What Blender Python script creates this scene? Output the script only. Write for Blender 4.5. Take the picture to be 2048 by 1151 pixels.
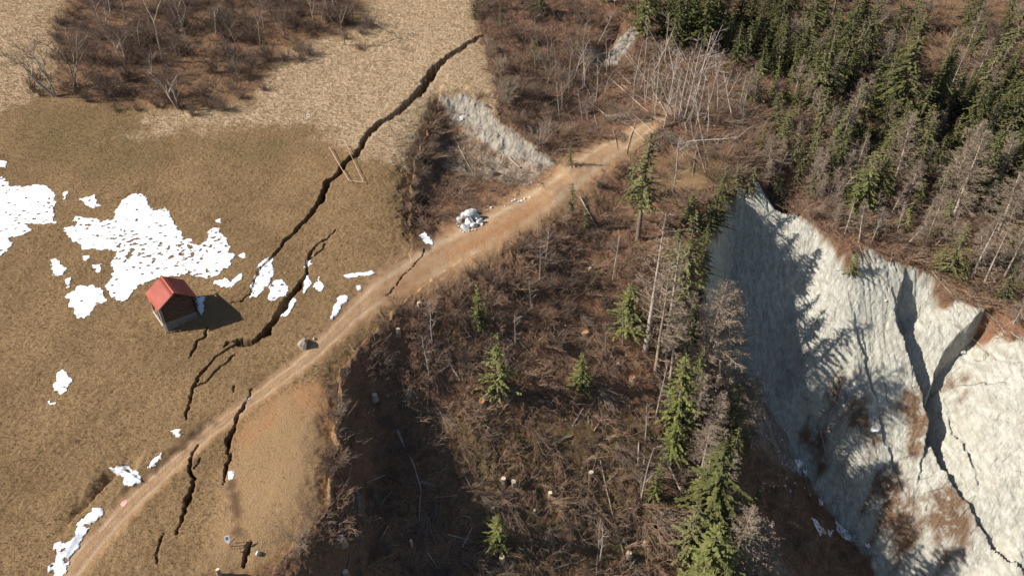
import bpy, math, random
import numpy as np
from mathutils import Vector, Matrix, Euler
from mathutils.geometry import delaunay_2d_cdt
R = math.radians
random.seed(7); rng = np.random.default_rng(11)
for o in list(bpy.data.objects): bpy.data.objects.remove(o)
SC = bpy.context.scene; COL = SC.collection

# ---------------------------------------------------------------- camera, sky, sun, exposure
PITCH, FPX, PW, PH, CAMZ = R(35), 1430.0, 2048, 1151, 60.0
cam = bpy.data.cameras.new('camera'); cam.sensor_width = 36; cam.lens = 36 * FPX / PW
cam.clip_start = 1; cam.clip_end = 2000
co = bpy.data.objects.new('camera', cam); COL.objects.link(co)
co.location = (0, 0, CAMZ); co.rotation_euler = (math.pi/2 - PITCH, 0, 0); SC.camera = co
SUN_AZ, SUN_EL = R(10), R(35.5)                 # direction the light travels, measured from +x towards +y
sd = Vector((math.cos(SUN_AZ)*math.cos(SUN_EL), math.sin(SUN_AZ)*math.cos(SUN_EL), -math.sin(SUN_EL)))
W = bpy.data.worlds.new('World'); SC.world = W; W.use_nodes = True
wt = W.node_tree; bg = wt.nodes['Background']
sky = wt.nodes.new('ShaderNodeTexSky'); sky.sky_type = 'NISHITA'; sky.sun_disc = False
sky.sun_elevation = SUN_EL; sky.sun_rotation = math.atan2(-sd.x, -sd.y); sky.altitude = 1400
wt.links.new(sky.outputs[0], bg.inputs[0]); bg.inputs[1].default_value = 0.07
sl = bpy.data.lights.new('sun', 'SUN'); sl.energy = 4.6; sl.angle = R(0.5); sl.color = (1, .95, .87)
so = bpy.data.objects.new('sun', sl); COL.objects.link(so); so.rotation_euler = sd.to_track_quat('-Z', 'Y').to_euler()
so.location = (-60, 0, 90)
SC.view_settings.view_transform = 'Standard'; SC.view_settings.look = 'None'
SC.view_settings.exposure = 0.7; SC.view_settings.gamma = 1

# ---------------------------------------------------------------- helpers: pixels to ground, noise, distances
CP, SP = math.cos(PITCH), math.sin(PITCH)
SLOPE, YH, KZ = 0.21, 75.0, 1.2
def plane(x, y): return SLOPE*(y-YH) - 0.02*(x+40)
def dirs(px, py):
    u = (np.asarray(px, float)-1024)/FPX; v = (np.asarray(py, float)-575.5)/FPX
    return u, CP - v*SP, -SP - v*CP
def unproj(px, py, zr):                       # pixel + height above the hillside plane -> world
    dx, dy, dz = dirs(px, py)
    t = (-SLOPE*YH - .8 + np.asarray(zr, float)*KZ - CAMZ) / (dz - SLOPE*dy + .02*dx)
    return np.stack([dx*t, dy*t, CAMZ + dz*t], -1)
def proj(P):
    q = np.asarray(P, float) - np.array([0, 0, CAMZ])
    f = q[..., 1]*CP - q[..., 2]*SP; u = q[..., 1]*SP + q[..., 2]*CP
    return 1024 + FPX*q[..., 0]/f, 575.5 - FPX*u/f
_perm = np.random.default_rng(3).permutation(512).astype(np.int64); _g = np.random.default_rng(4).uniform(0, 2*np.pi, 512)
_gx, _gy = np.cos(_g).astype(np.float32), np.sin(_g).astype(np.float32)
def noise(x, y, s=0):
    x = np.asarray(x, np.float32); y = np.asarray(y, np.float32)
    xi = np.floor(x).astype(np.int64); yi = np.floor(y).astype(np.int64); xf = x-xi; yf = y-yi
    u = xf*xf*(3-2*xf); v = yf*yf*(3-2*yf)
    def g(ix, iy, fx, fy):
        h = _perm[(_perm[(ix+s*17) & 511] + iy + s*31) & 511]; return _gx[h]*fx + _gy[h]*fy
    a = g(xi, yi, xf, yf); b = g(xi+1, yi, xf-1, yf); c = g(xi, yi+1, xf, yf-1); d = g(xi+1, yi+1, xf-1, yf-1)
    return 1.5*((a*(1-u)+b*u)*(1-v) + (c*(1-u)+d*u)*v)
def fbm(x, y, o=4, s=0):
    r = 0; a = 1; n = 0
    for i in range(o): r = r + a*noise(x*2**i, y*2**i, s+i); n += a; a *= .5
    return r/n
def sst(a, b, x): t = np.clip((x-a)/(b-a), 0, 1); return t*t*(3-2*t)
def seg_dist(X, Y, a, b):
    d = b[:2]-a[:2]; L = max(float(d@d), 1e-9)
    t = np.clip(((X-a[0])*d[0]+(Y-a[1])*d[1])/L, 0, 1)
    return np.hypot(X-a[0]-t*d[0], Y-a[1]-t*d[1]), t
def poly_sd(X, Y, P):                          # signed distance, + inside
    best = np.full(X.shape, 1e9); ins = np.zeros(X.shape, bool); n = len(P)
    for i in range(n):
        a, b = P[i], P[(i+1) % n]
        d, _ = seg_dist(X, Y, a, b); np.minimum(best, d, out=best)
        c = (a[1] > Y) != (b[1] > Y)
        if abs(b[1]-a[1]) > 1e-9: ins ^= c & (X < (b[0]-a[0])*(Y-a[1])/(b[1]-a[1])+a[0])
    return np.where(ins, best, -best)

# ---------------------------------------------------------------- terrain: surveyed break lines, triangulated, smoothed, then detailed
LINES = [
 [(470,1300,-.5),(500,1151,-.4),(588,1112,-.2),(656,1042,-.2),(678,992,-.2),(692,850,-.2),(698,752,-.2),(724,705,-.2),(768,645,-.3),(810,590,-.5),(880,545,-.8),(960,520,-1),(1030,480,-1.4),(1090,430,-1.7),(1130,385,-2),(1180,335,-2.3),(1240,295,-2.5),(1330,245,-2.8)],
 [(575,1330,-4),(628,1205,-3.5),(695,1150,-5),(738,1090,-7),(748,1000,-8.5),(738,880,-6.5),(736,790,-4.5),(758,742,-3),(790,690,-2.3),(840,640,-2.2),(900,600,-2.3),(980,560,-2.7),(1050,520,-3),(1110,465,-3.2),(1150,420,-3.2)],
 [(1350,1300,-22),(1400,1151,-21),(1410,1000,-19.5),(1400,850,-17),(1390,700,-14),(1365,600,-8.5),(1380,500,-5.5),(1412,420,-3.5),(1450,370,-3.5)],
 [(1420,1300,-25),(1470,1151,-25),(1480,1000,-23),(1470,880,-20.5),(1425,760,-17),(1396,640,-11.5),(1404,540,-8),(1432,440,-5.5),(1472,385,-5)],
 [(1468,430,-10),(1460,480,-14.5),(1445,560,-18.5),(1440,640,-22.5),(1472,720,-27.5),(1550,800,-31),(1600,900,-36),(1680,1030,-41),(1760,1151,-45),(1850,1300,-50)],
 [(1480,372,-5.5),(1530,385,-6.5),(1590,425,-7.5),(1640,470,-8.5),(1700,520,-10),(1740,500,-9.5),(1800,530,-11),(1850,540,-12),(1920,600,-12),(1990,665,-13),(2060,735,-14),(2200,850,-16)],
 [(870,187,0),(920,180,0),(970,195,-.2),(1010,240,-.6),(1060,280,-1),(1105,320,-1.8)],
 [(880,260,-3.4),(930,325,-4.6),(980,345,-4.6),(1040,348,-4),(1085,348,-3.2)],
 [(864,212,0),(846,255,0),(824,310,-.1),(820,380,-.2),(820,450,-.3),(830,484,-.5)],
 [(882,240,-2.8),(864,300,-3.2),(854,360,-3),(848,430,-2.2)],
]
PTS = [(850,1000,-9.5),(980,1000,-10.5),(850,1151,-10.5),(1000,1151,-13),(850,850,-7.5),(950,800,-7.5),(1000,700,-6.5),(900,700,-4.8),(1050,620,-5.5),(1100,900,-12),(1200,800,-11.5),(1200,650,-8.5),(1150,540,-5.5),(1200,450,-4.8),(1280,380,-4.2),(1280,520,-5.5),(1300,620,-8),(1300,750,-12),(1300,900,-15),(1200,1000,-15.5),(1200,1151,-17),(1200,1300,-18.5),(1000,1300,-14.5),(800,1300,-10.5),
 (1550,450,-12.5),(1550,550,-16.5),(1550,650,-22),(1600,600,-18.5),(1620,520,-13),(1600,750,-25),(1650,600,-15.5),(1700,700,-19.5),(1700,850,-27),(1750,1000,-35),(1800,620,-15),(1850,750,-20.5),(1900,900,-26),(1850,1050,-34),(1950,1151,-36),(1960,750,-18),(2048,850,-20),(2048,1000,-26),(2048,1151,-31),(2200,1151,-32),(2200,1300,-38),(2000,1300,-43),
 (1400,340,-4),(1420,280,-4),(1500,330,-5),(1480,230,-4),(1560,200,-6),(1560,300,-6.5),(1650,300,-8),(1650,400,-8.5),(1750,400,-10),(1850,450,-11),(1950,520,-11),(2048,600,-12),(2048,400,-11),(1900,300,-11),(1750,250,-9),(2048,200,-10),(1650,120,-8),(1500,60,-6),(1700,-60,-6),(2048,-60,-6),(2400,-60,-8),(2400,300,-14),(2400,700,-17),(1400,-60,-4),(1400,100,-4),(2400,1300,-40),
 (880,380,-3.6),(850,430,-2.6),(940,400,-3.2),(1020,385,-2.6),(1000,440,-1.2),(900,490,-.8),(1100,375,-1.7),(1200,305,-2.2),(1300,250,-2.6),
 (1050,240,-2),(1100,250,-3.5),(1150,280,-3.5),(1150,220,-5),(1120,150,-4),(1190,240,-5),(1230,230,-4),(1200,180,-5),(1180,120,-4.2),(1180,95,-2),(1210,60,-1.5),(1235,72,-4),(1240,40,-1.5),(1270,70,-1.5),(1280,120,-3),(1300,170,-4),(1350,180,-4),(1000,100,-.5),(1000,180,-.6),(1050,60,-1),(1100,20,-1),(1050,-60,-.5),(1200,-60,-1),(1300,30,-2)]
MEADOW = [(-500,-120),(940,-120),(960,80),(985,150),(1000,235),(960,195),(870,187),(864,230),(828,310),(822,450),(838,490),(900,520),(880,545),(810,590),(768,645),(716,695),(684,742),(676,850),(662,990),(638,1034),(572,1104),(505,1151),(470,1300),(-500,1300)]
_pts = list(PTS)
for L in LINES:
    for (a, b) in zip(L[:-1], L[1:]):
        n = max(1, int(math.hypot(a[0]-b[0], a[1]-b[1])/25))
        for k in range(n): t = k/n; _pts.append(tuple(a[i]*(1-t)+b[i]*t for i in range(3)))
    _pts.append(L[-1])
gx, gy = np.meshgrid(np.arange(-500, 1000, 70.), np.arange(-120, 1301, 70.))
ins = poly_sd(gx, gy, np.array(MEADOW, float))
_pts += [(a, b, 0.) for a, b, d in zip(gx.ravel(), gy.ravel(), ins.ravel()) if d > 45]
_pts += [(600,-250,0),(-500,-250,0),(1300,-250,-2),(2400,-250,-6)]
A = np.array(_pts); P3 = unproj(A[:,0], A[:,1], A[:,2])
# far beyond and behind the picture the hillside just continues
ext = []
for (x, y, dz) in [(-330,20,0),(-330,330,0),(330,330,-10),(330,20,-70),(0,330,0),(0,10,-25),(-60,8,-3),(80,8,-60)]: ext.append((x, y, plane(x, y)+dz))
P3 = np.vstack([P3, np.array(ext)])
vv, ee, ff, ov, oe, of = delaunay_2d_cdt([Vector((p[0], p[1])) for p in P3], [], [], 0, 1e-4)
VZ = np.array([P3[o[0]][2] for o in ov]); VX = np.array([[v.x, v.y] for v in vv])
CS = 0.5; cx0, cy0, cnx, cny = -180., 4., 760, 560
CZ = np.full((cny, cnx), np.nan)
for f in ff:
    p = VX[list(f)]; z = VZ[list(f)]
    i0 = max(0, int((p[:,0].min()-cx0)/CS)); i1 = min(cnx-1, int((p[:,0].max()-cx0)/CS)+1)
    j0 = max(0, int((p[:,1].min()-cy0)/CS)); j1 = min(cny-1, int((p[:,1].max()-cy0)/CS)+1)
    if i1 < i0 or j1 < j0: continue
    X, Y = np.meshgrid(cx0+CS*np.arange(i0, i1+1), cy0+CS*np.arange(j0, j1+1))
    d = (p[1,1]-p[2,1])*(p[0,0]-p[2,0])+(p[2,0]-p[1,0])*(p[0,1]-p[2,1])
    if abs(d) < 1e-9: continue
    a = ((p[1,1]-p[2,1])*(X-p[2,0])+(p[2,0]-p[1,0])*(Y-p[2,1]))/d
    b = ((p[2,1]-p[0,1])*(X-p[2,0])+(p[0,0]-p[2,0])*(Y-p[2,1]))/d; c = 1-a-b
    m = (a >= -1e-6) & (b >= -1e-6) & (c >= -1e-6)
    CZ[j0:j1+1, i0:i1+1][m] = (a*z[0]+b*z[1]+c*z[2])[m]
gX, gY = np.meshgrid(cx0+CS*np.arange(cnx), cy0+CS*np.arange(cny))
CZ = np.where(np.isnan(CZ), plane(gX, gY)-8, CZ)
k = np.exp(-.5*(np.arange(-5, 6)*CS/0.9)**2); k /= k.sum()
def blur(Z):
    Zp = np.pad(Z, ((5,5),(0,0)), 'edge'); Z = sum(k[i]*Zp[i:i+Z.shape[0]] for i in range(11))
    Zp = np.pad(Z, ((0,0),(5,5)), 'edge'); return sum(k[i]*Zp[:, i:i+Z.shape[1]] for i in range(11))
CZ = blur(CZ)
def axis(*segs):
    r = []
    for a, b, s in segs: r.append(np.arange(a, b-1e-6, s))
    return np.concatenate(r)
XS = axis((-150,-72,.4),(-72,4,.125),(4,90,.2),(90,165,.4)); YS = axis((24,72,.12),(72,125,.17),(125,250,.42))
X, Y = np.meshgrid(XS, YS)
fx = (X-cx0)/CS; fy = (Y-cy0)/CS; ix = np.floor(fx).astype(int); iy = np.floor(fy).astype(int); tx = fx-ix; ty = fy-iy
def bs(t): return [(1-t)**3/6, (3*t**3-6*t**2+4)/6, (-3*t**3+3*t**2+3*t+1)/6, t**3/6]
bx_, by_ = bs(tx), bs(ty); Z = np.zeros_like(X)
for j in range(4):
    for i in range(4): Z += by_[j]*bx_[i]*CZ[np.clip(iy+j-1,0,cny-1), np.clip(ix+i-1,0,cnx-1)]

def z_at(x, y):
    x = np.asarray(x, float); y = np.asarray(y, float)
    i = np.clip(np.searchsorted(XS, x)-1, 0, len(XS)-2); j = np.clip(np.searchsorted(YS, y)-1, 0, len(YS)-2)
    u = np.clip((x-XS[i])/(XS[i+1]-XS[i]), 0, 1); v = np.clip((y-YS[j])/(YS[j+1]-YS[j]), 0, 1)
    return (Z[j,i]*(1-u)+Z[j,i+1]*u)*(1-v)+(Z[j+1,i]*(1-u)+Z[j+1,i+1]*u)*v
def at(px, py):                                # where the sight line of a photo pixel meets the ground
    dx, dy, dz = dirs(np.atleast_1d(px), np.atleast_1d(py))
    t = np.full(dx.shape, 30.); done = np.zeros(dx.shape, bool)
    for _ in range(620):
        below = CAMZ+dz*t < z_at(dx*t, dy*t); done |= below
        if done.all(): break
        t = np.where(done, t, t+.5)
    lo, hi = t-.5, t.copy()
    for _ in range(14):
        m = (lo+hi)/2; b = CAMZ+dz*m < z_at(dx*m, dy*m); hi = np.where(b, m, hi); lo = np.where(b, lo, m)
    return np.stack([dx*hi, dy*hi, CAMZ+dz*hi], -1)
def at1(px, py): return Vector(at(px, py)[0])
def polyw(P): return at([p[0] for p in P], [p[1] for p in P])[:, :2]

def region(P, m):                              # index window of the grid round some points
    i0, i1 = np.searchsorted(XS, [P[:,0].min()-m, P[:,0].max()+m]); j0, j1 = np.searchsorted(YS, [P[:,1].min()-m, P[:,1].max()+m])
    return slice(max(0, j0-1), j1+1), slice(max(0, i0-1), i1+1)
def mask(polys, soft=.6, wob=.5, fr=.7, s=0):
    M = np.zeros_like(X)
    for p in polys:
        P = polyw(p); r = region(P, 3); x, y = X[r], Y[r]
        d = poly_sd(x, y, P) + wob*fbm(x*fr, y*fr, 3, s)*2
        M[r] = np.maximum(M[r], sst(-soft, soft, d))
    return M
CLIFF = [(1480,374),(1530,392),(1590,428),(1640,468),(1690,537),(1712,550),(1708,512),(1740,500),(1800,532),(1850,542),(1920,604),(1990,668),(2046,725),(2250,900),(2250,1250),(1800,1250),(1740,1120),(1690,1060),(1640,1000),(1590,940),(1540,900),(1490,800),(1440,730),(1396,650),(1395,570),(1422,480),(1455,410)]
mMEAD = mask([[(max(-300,a),min(1290,max(-60,b))) for a, b in MEADOW]], .5, .75, .7, 1)
mCLIFF = mask([CLIFF], .5, .6, .6, 2)
mCLIFF = np.maximum(mCLIFF, mask([[(1890,590),(1935,583),(2000,628),(2070,688),(2070,790),(1900,690)]], .5, .6, .6, 20))
mCLIFF = np.maximum(mCLIFF, mask([[(1440,640),(1500,700),(1600,850),(1650,970),(1600,960),(1545,925),(1485,870),(1452,760)],[(1480,1030),(1530,1040),(1580,1149),(1500,1149)]], 1.5, 1.2, .5, 14)*.75)
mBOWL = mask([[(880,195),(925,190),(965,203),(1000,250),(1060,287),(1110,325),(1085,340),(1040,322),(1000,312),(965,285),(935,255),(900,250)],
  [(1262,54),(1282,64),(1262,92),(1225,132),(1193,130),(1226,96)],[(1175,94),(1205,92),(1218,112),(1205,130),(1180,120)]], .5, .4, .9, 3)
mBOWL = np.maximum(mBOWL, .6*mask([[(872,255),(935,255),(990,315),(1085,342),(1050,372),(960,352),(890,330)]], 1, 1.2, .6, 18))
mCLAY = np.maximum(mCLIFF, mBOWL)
THICK = [(110,190),(130,40),(180,-60),(740,-60),(700,60),(570,95),(500,190),(400,215),(250,215)]
mTHICK = mask([THICK], 1.2, 1.2, .4, 4)
mSTRAW = mask([[(-60,-60),(120,-60),(105,180),(-60,240)],[(280,228),(500,215),(560,110),(740,50),(760,-60),(945,-60),(965,80),(1000,225),(960,190),(870,188),(832,260),(812,325),(700,300),(620,246),(400,256),(290,272)]], 2.6, 2.2, .3, 5)
mRED = mask([[(880,505),(960,465),(1060,405),(1110,390),(1080,430),(1000,480),(900,520)],[(790,560),(850,540),(830,580),(760,600)],[(560,790),(660,750),(655,840),(600,830)],[(460,880),(500,840),(540,800),(560,820),(500,890)],[(1160,655),(1185,655),(1180,680)],[(1225,740),(1280,745),(1270,765)],[(945,790),(985,790),(990,830),(940,825)]], 1.6, 1.0, .5, 6)
PATH = [(100,1195,30),(140,1140,28),(180,1090,26),(250,1015,23),(330,940,20),(420,860,18),(500,800,19),(580,740,21),(640,690,21),(700,630,25),(760,577,38),(830,537,50),(900,498,62),(970,460,64),(1040,423,60),(1100,381,50),(1160,337,42),(1220,295,36),(1270,268,26),(1320,235,12),(1345,215,8)]
pw_ = at([p[0] for p in PATH], [p[1] for p in PATH])
mPATH = np.zeros_like(X); mTRK = np.zeros_like(X)
rP = region(pw_, 8); xP, yP = X[rP], Y[rP]; dB = np.full(xP.shape, 1e9); wB = np.ones(xP.shape)
hw = np.array([p[2]*np.linalg.norm(q-np.array([0,0,CAMZ]))/FPX for p, q in zip(PATH, pw_)])
for i in range(len(PATH)-1):
    d, t = seg_dist(xP, yP, pw_[i], pw_[i+1]); m = d < dB; dB = np.where(m, d, dB); wB = np.where(m, hw[i]*(1-t)+hw[i+1]*t, wB)
dB = dB+.25*fbm(xP*.4, yP*.4, 2, 64); wN = wB*(1+.25*fbm(xP*.5, yP*.5, 3, 8))
mPATH[rP] = sst(1.4, .6, dB/wN+.15*noise(xP*1.1, yP*1.1, 61))
mTRK[rP] = (np.exp(-((dB/wB-.46)/.16)**2)+.3*np.exp(-(dB/wB/.14)**2))*(.6+.7*fbm(xP*.6, yP*.6, 3, 63)+.2)
mBARE = mask([[(470,860),(560,790),(680,745),(672,860),(658,995),(570,1098),(500,1145),(400,1149),(430,1000)]], 1.5, .8, .5, 9)
mBRN = mask([[(1530,920),(1620,950),(1690,1090),(1640,1149),(1520,1149),(1490,1000)],[(1745,950),(1800,930),(1850,1050),(1800,1130),(1750,1050)],[(1862,970),(1920,960),(1960,1060),(1900,1120),(1860,1040)],[(1805,770),(1850,760),(1860,860),(1835,920),(1805,850)],[(1690,800),(1740,790),(1750,870),(1705,890)],[(1600,860),(1625,870),(1650,930),(1635,930)],[(1660,760),(1690,755),(1690,830),(1670,820)],[(1930,670),(1965,690),(1960,720),(1935,705)],[(866,196),(900,200),(925,250),(985,310),(960,345),(880,320)]], 1.4, 1.6, .45, 10)*.95  # brown dirty clay; last patch also paints in shade of the hollow's left scarp
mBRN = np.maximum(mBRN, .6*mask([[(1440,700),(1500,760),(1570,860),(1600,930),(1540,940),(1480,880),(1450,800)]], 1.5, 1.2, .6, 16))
mOLIVE = mask([[(30,220),(130,205),(280,225),(330,320),(240,360),(60,300)],[(900,850),(1380,820),(1380,1145),(1000,1145)],[(400,280),(600,270),(560,330),(420,330)]], 4, 1.5, .2, 11)
mDIRT = mask([[(455,960),(470,960),(480,1000),(486,1075),(474,1080),(462,1010)],[(250,985),(330,925),(420,850),(430,838),(400,850),(310,920),(235,985)],[(800,420),(840,380),(880,440),(860,500),(820,500)]], .6, .5, .8, 12)
mKNOLL = mask([[(1310,320),(1390,290),(1430,330),(1420,390),(1310,395)],[(1170,300),(1330,215),(1360,225),(1240,310)]], 2, 1.5, .4, 15)
mGOLD = mask([[(1690,-60),(2046,-60),(2046,100),(1800,150),(1700,100),(1560,60)]], 3, 3, .2, 17)
mLIT = (1-.8*mKNOLL-.6*mGOLD*(.6+.8*fbm(X*.3, Y*.3, 3, 62)))*np.clip(1-mMEAD+.75*mTHICK, 0, 1)*(1-.85*mPATH)*(1-mCLAY)

# steps and gullies in the clay: sharp drop on the right-hand side of each line, easing back
def step(line, depth, reach, wall=.35):
    global Z
    P = polyw([(p[0], p[1]) for p in line]); r = region(P, reach*2.5); x, y = X[r], Y[r]
    x = x + .5*fbm(x*.6, y*.6, 3, 21); y = y + .5*fbm(x*.6, y*.6, 3, 22)
    x = x + .9*fbm(x*.22, y*.22, 3, 23)*(reach < 4); best = np.full(x.shape, 1e9); side = np.zeros(x.shape); bp = np.zeros(x.shape); amp = np.zeros(x.shape)
    for i in range(len(P)-1):
        d, t = seg_dist(x, y, P[i], P[i+1]); dv = P[i+1]-P[i]
        s = ((x-P[i][0])*-dv[1]+(y-P[i][1])*dv[0])/max(np.hypot(*dv), 1e-6); m = (d < best-1e-6) | ((np.abs(d-best) <= 1e-6) & (np.abs(s) > bp)); bp = np.where(m, np.abs(s), bp)
        best = np.where(m, d, best); side = np.where(m, np.sign(s), side); amp = np.where(m, line[i][2]*(1-t)+line[i+1][2]*t, amp)
    Z[r] -= depth*amp*np.where(side > 0, sst(0, wall, best)*np.exp(-(best/reach)**1.5), 0)
G1 = [(1810,530,0),(1806,562,1),(1790,620,1),(1815,700,1),(1848,790,1),(1862,860,.85),(1876,905,.55),(1930,1000,.32),(1985,1090,.3)]
G2 = [(2006,606,0),(1972,616,.95),(1938,645,1),(1895,690,1),(1872,735,1),(1858,790,.6)]
step([(1700,600,0),(1722,690,.8),(1740,760,1),(1770,860,.7),(1800,960,.5)], 1.3, 2.5, .3)
step([(1930,720,0),(1925,790,.8),(1950,880,1),(1975,960,.3),(1990,1000,0)], 1.6, 3.5, .5)
step([(1590,560,0),(1600,640,.8),(1625,720,.8),(1660,800,.5)], 1.0, 2.0, .3)
step(G1, 8.5, 8.0); step(G2, 7.5, 7.0)
step([(1700,1060,.3),(1640,1000,.8),(1600,925,.8),(1570,850,.5)][::-1], 1.6, 3)
step([(882,182,.4),(868,225,1),(848,275,1),(829,330,.9),(823,400,.7),(823,460,.4)][::-1], 1.6, 3.5)
step([(1255,30,.5),(1236,68,1),(1212,118,.8)][::-1], 3, 2.5)

step([(140,1050,.2),(180,1003,.7),(205,983,1),(228,957,1.1),(252,943,.8),(268,950,.2)], 1.7, 1.3, .3)
step([(900,535,.25),(810,592,.4),(768,643,.5),(716,695,.7),(685,742,1),(677,850,1),(663,990,1),(640,1034,1),(572,1106,1),(505,1151,1)][::-1], 1.5, 2.5, .3)
# fissures
CR = [
 [(968,70,3),(950,78,7),(925,95,9),(900,110,9),(870,135,12),(855,160,13),(835,190,10),(815,205,9),(790,228,9),(760,245,10),(740,265,9),(725,285,9),(712,308,9),(690,322,9),(680,345,9),(655,365,9),(648,385,8),(640,405,8),(615,435,8),(590,462,6),(565,490,5),(540,518,4),(520,540,3),(512,560,2.5),(500,590,2),(480,600,2),(460,607,1.5)],
 [(670,458,1.2),(655,478,2.5),(630,492,3),(620,510,4),(612,525,4),(615,545,5),(600,570,7),(580,592,9),(565,615,10),(548,640,10),(533,665,11),(510,682,9),(490,684,8),(470,687,5),(450,700,3),(420,725,3.2),(395,755,4),(385,780,3.2),(378,810,4),(372,838,2.5)],
 [(612,527,3),(635,508,2.5),(652,487,1.2)],[(505,684,5),(478,681,4),(455,684,3),(447,694,2)],
 [(470,708,2.5),(440,735,2.5),(410,765,2.5),(388,782,2)],
 [(415,655,2.2),(411,675,3),(395,682,3),(388,697,3),(378,714,1.2)],
 [(508,776,1.5),(492,800,3.5),(480,822,5),(468,850,5),(460,875,8),(454,908,4)],[(462,910,4.5),(453,930,5.5),(446,968,1.8)],
 [(393,886,2),(383,915,4),(383,935,4.5),(389,955,5),(384,980,6),(375,1000,6),(370,1020,5),(360,1045,4),(353,1068,1.8)],[(403,918,1),(391,932,2.2)],
 [(498,1083,3),(493,1105,6),(484,1131,4)],[(327,1068,1.6),(316,1103,2.2),(317,1128,1.6)],
 [(852,498,.7),(830,523,1.),(808,548,1.),(795,565,.7),(772,585,.5)],
 [(468,770,2),(465,782,1.8)],[(1690,780,1.5),(1712,840,2.5),(1750,920,3),(1770,990,3),(1812,1060,3),(1850,1149,3)],[(1560,690,1.2),(1590,760,2),(1630,840,2),(1648,880,1.5)],[(1655,630,1),(1672,720,2),(1694,790,2),(1700,830,1)],[(1735,640,1),(1750,720,1.5),(1775,780,2),(1790,850,1.5)],[(1840,600,1),(1850,660,1.6),(1862,700,1)]]
mCRK = np.zeros_like(X)
for c in CR:
    P = at([p[0] for p in c], [p[1] for p in c]); dm = np.linalg.norm(P-np.array([0,0,CAMZ]), axis=1)/FPX
    r = region(P, 3); x, y = X[r].copy(), Y[r].copy()
    wx = .5*fbm(x*.5, y*.5, 3, 30)+.16*fbm(x*2.2, y*2.2, 3, 33); wy = .5*fbm(x*.5, y*.5, 3, 31)+.16*fbm(x*2.2, y*2.2, 3, 34)
    x += wx; y += wy; dep = np.zeros(x.shape); edge = np.zeros(x.shape)
    for i in range(len(c)-1):
        d, t = seg_dist(x, y, P[i], P[i+1]); w = (.42 if c[0][0] > 1500 else .54 if c[0][1] > 760 else .66)*(c[i][2]*dm[i]*(1-t)+c[i+1][2]*dm[i+1]*t)*(1+.35*noise(x*.8, y*.8, 35))
        w = np.maximum(w, .05)
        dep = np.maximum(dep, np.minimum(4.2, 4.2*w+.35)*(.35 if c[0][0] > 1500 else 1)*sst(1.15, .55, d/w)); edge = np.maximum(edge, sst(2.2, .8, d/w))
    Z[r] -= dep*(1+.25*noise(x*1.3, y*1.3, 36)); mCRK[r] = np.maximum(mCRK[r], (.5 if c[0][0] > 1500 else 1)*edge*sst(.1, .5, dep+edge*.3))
# ground texture in relief
mead = mMEAD*(1-mPATH)*(1-mTHICK)
hum = fbm(X*.45, Y*.45, 4, 40)
Z += mead*(.16*fbm(X*.12, Y*.12, 3, 41) + (.085+.02*mSTRAW)*(1-.6*mBARE)*fbm(X*1.7, Y*1.7, 3, 42) + .05*sst(0,.5,fbm(X*.08,Y*.08,2,55)+.25)*(1-.7*mBARE)*noise(X*2.6, Y*2.6, 56))
Z += mPATH*.04*fbm(X*1.2, Y*1.2, 3, 43) - mPATH*.18 - .05*mTRK*mPATH
Z += mLIT*(.55*fbm(X*.22, Y*.22, 3, 44)+.32*fbm(X*.8, Y*.8, 4, 45)+.1*noise(X*3.2, Y*3.2, 46))
s1 = X*.93+Y*.30; s2 = -X*.30+Y*.93           # across / along the fall line of the clay
Z += mCLIFF*(.8*fbm(s1*.22, s2*.06, 3, 47) + 0.25*fbm(s1*.75+.6*noise(s1*.3,s2*.3,9), s2*.13, 3, 48) + 0.46*fbm(s1*2.2, s2*.28, 4, 49) + .15*noise(X*2.4, Y*2.4, 50) - .38*np.clip(1-5*np.abs(noise(s1*.42+.5*noise(s1*.4,s2*.3,8), s2*.07, 51)),0,1) - .22*np.clip(1-6*np.abs(noise(s1*1.1+.4*noise(s1,s2*.6,8), s2*.16, 57)),0,1))
Z += mBOWL*(.8*fbm(X*.6, Y*.6, 4, 52)+.14*noise(X*3, Y*3, 53))
Z -= .3*mask([[(800,330),(830,330),(860,440),(820,480),(800,420)]], 1, 1, .6, 13)*(1+fbm(X*1.1, Y*1.1, 3, 54))

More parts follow.
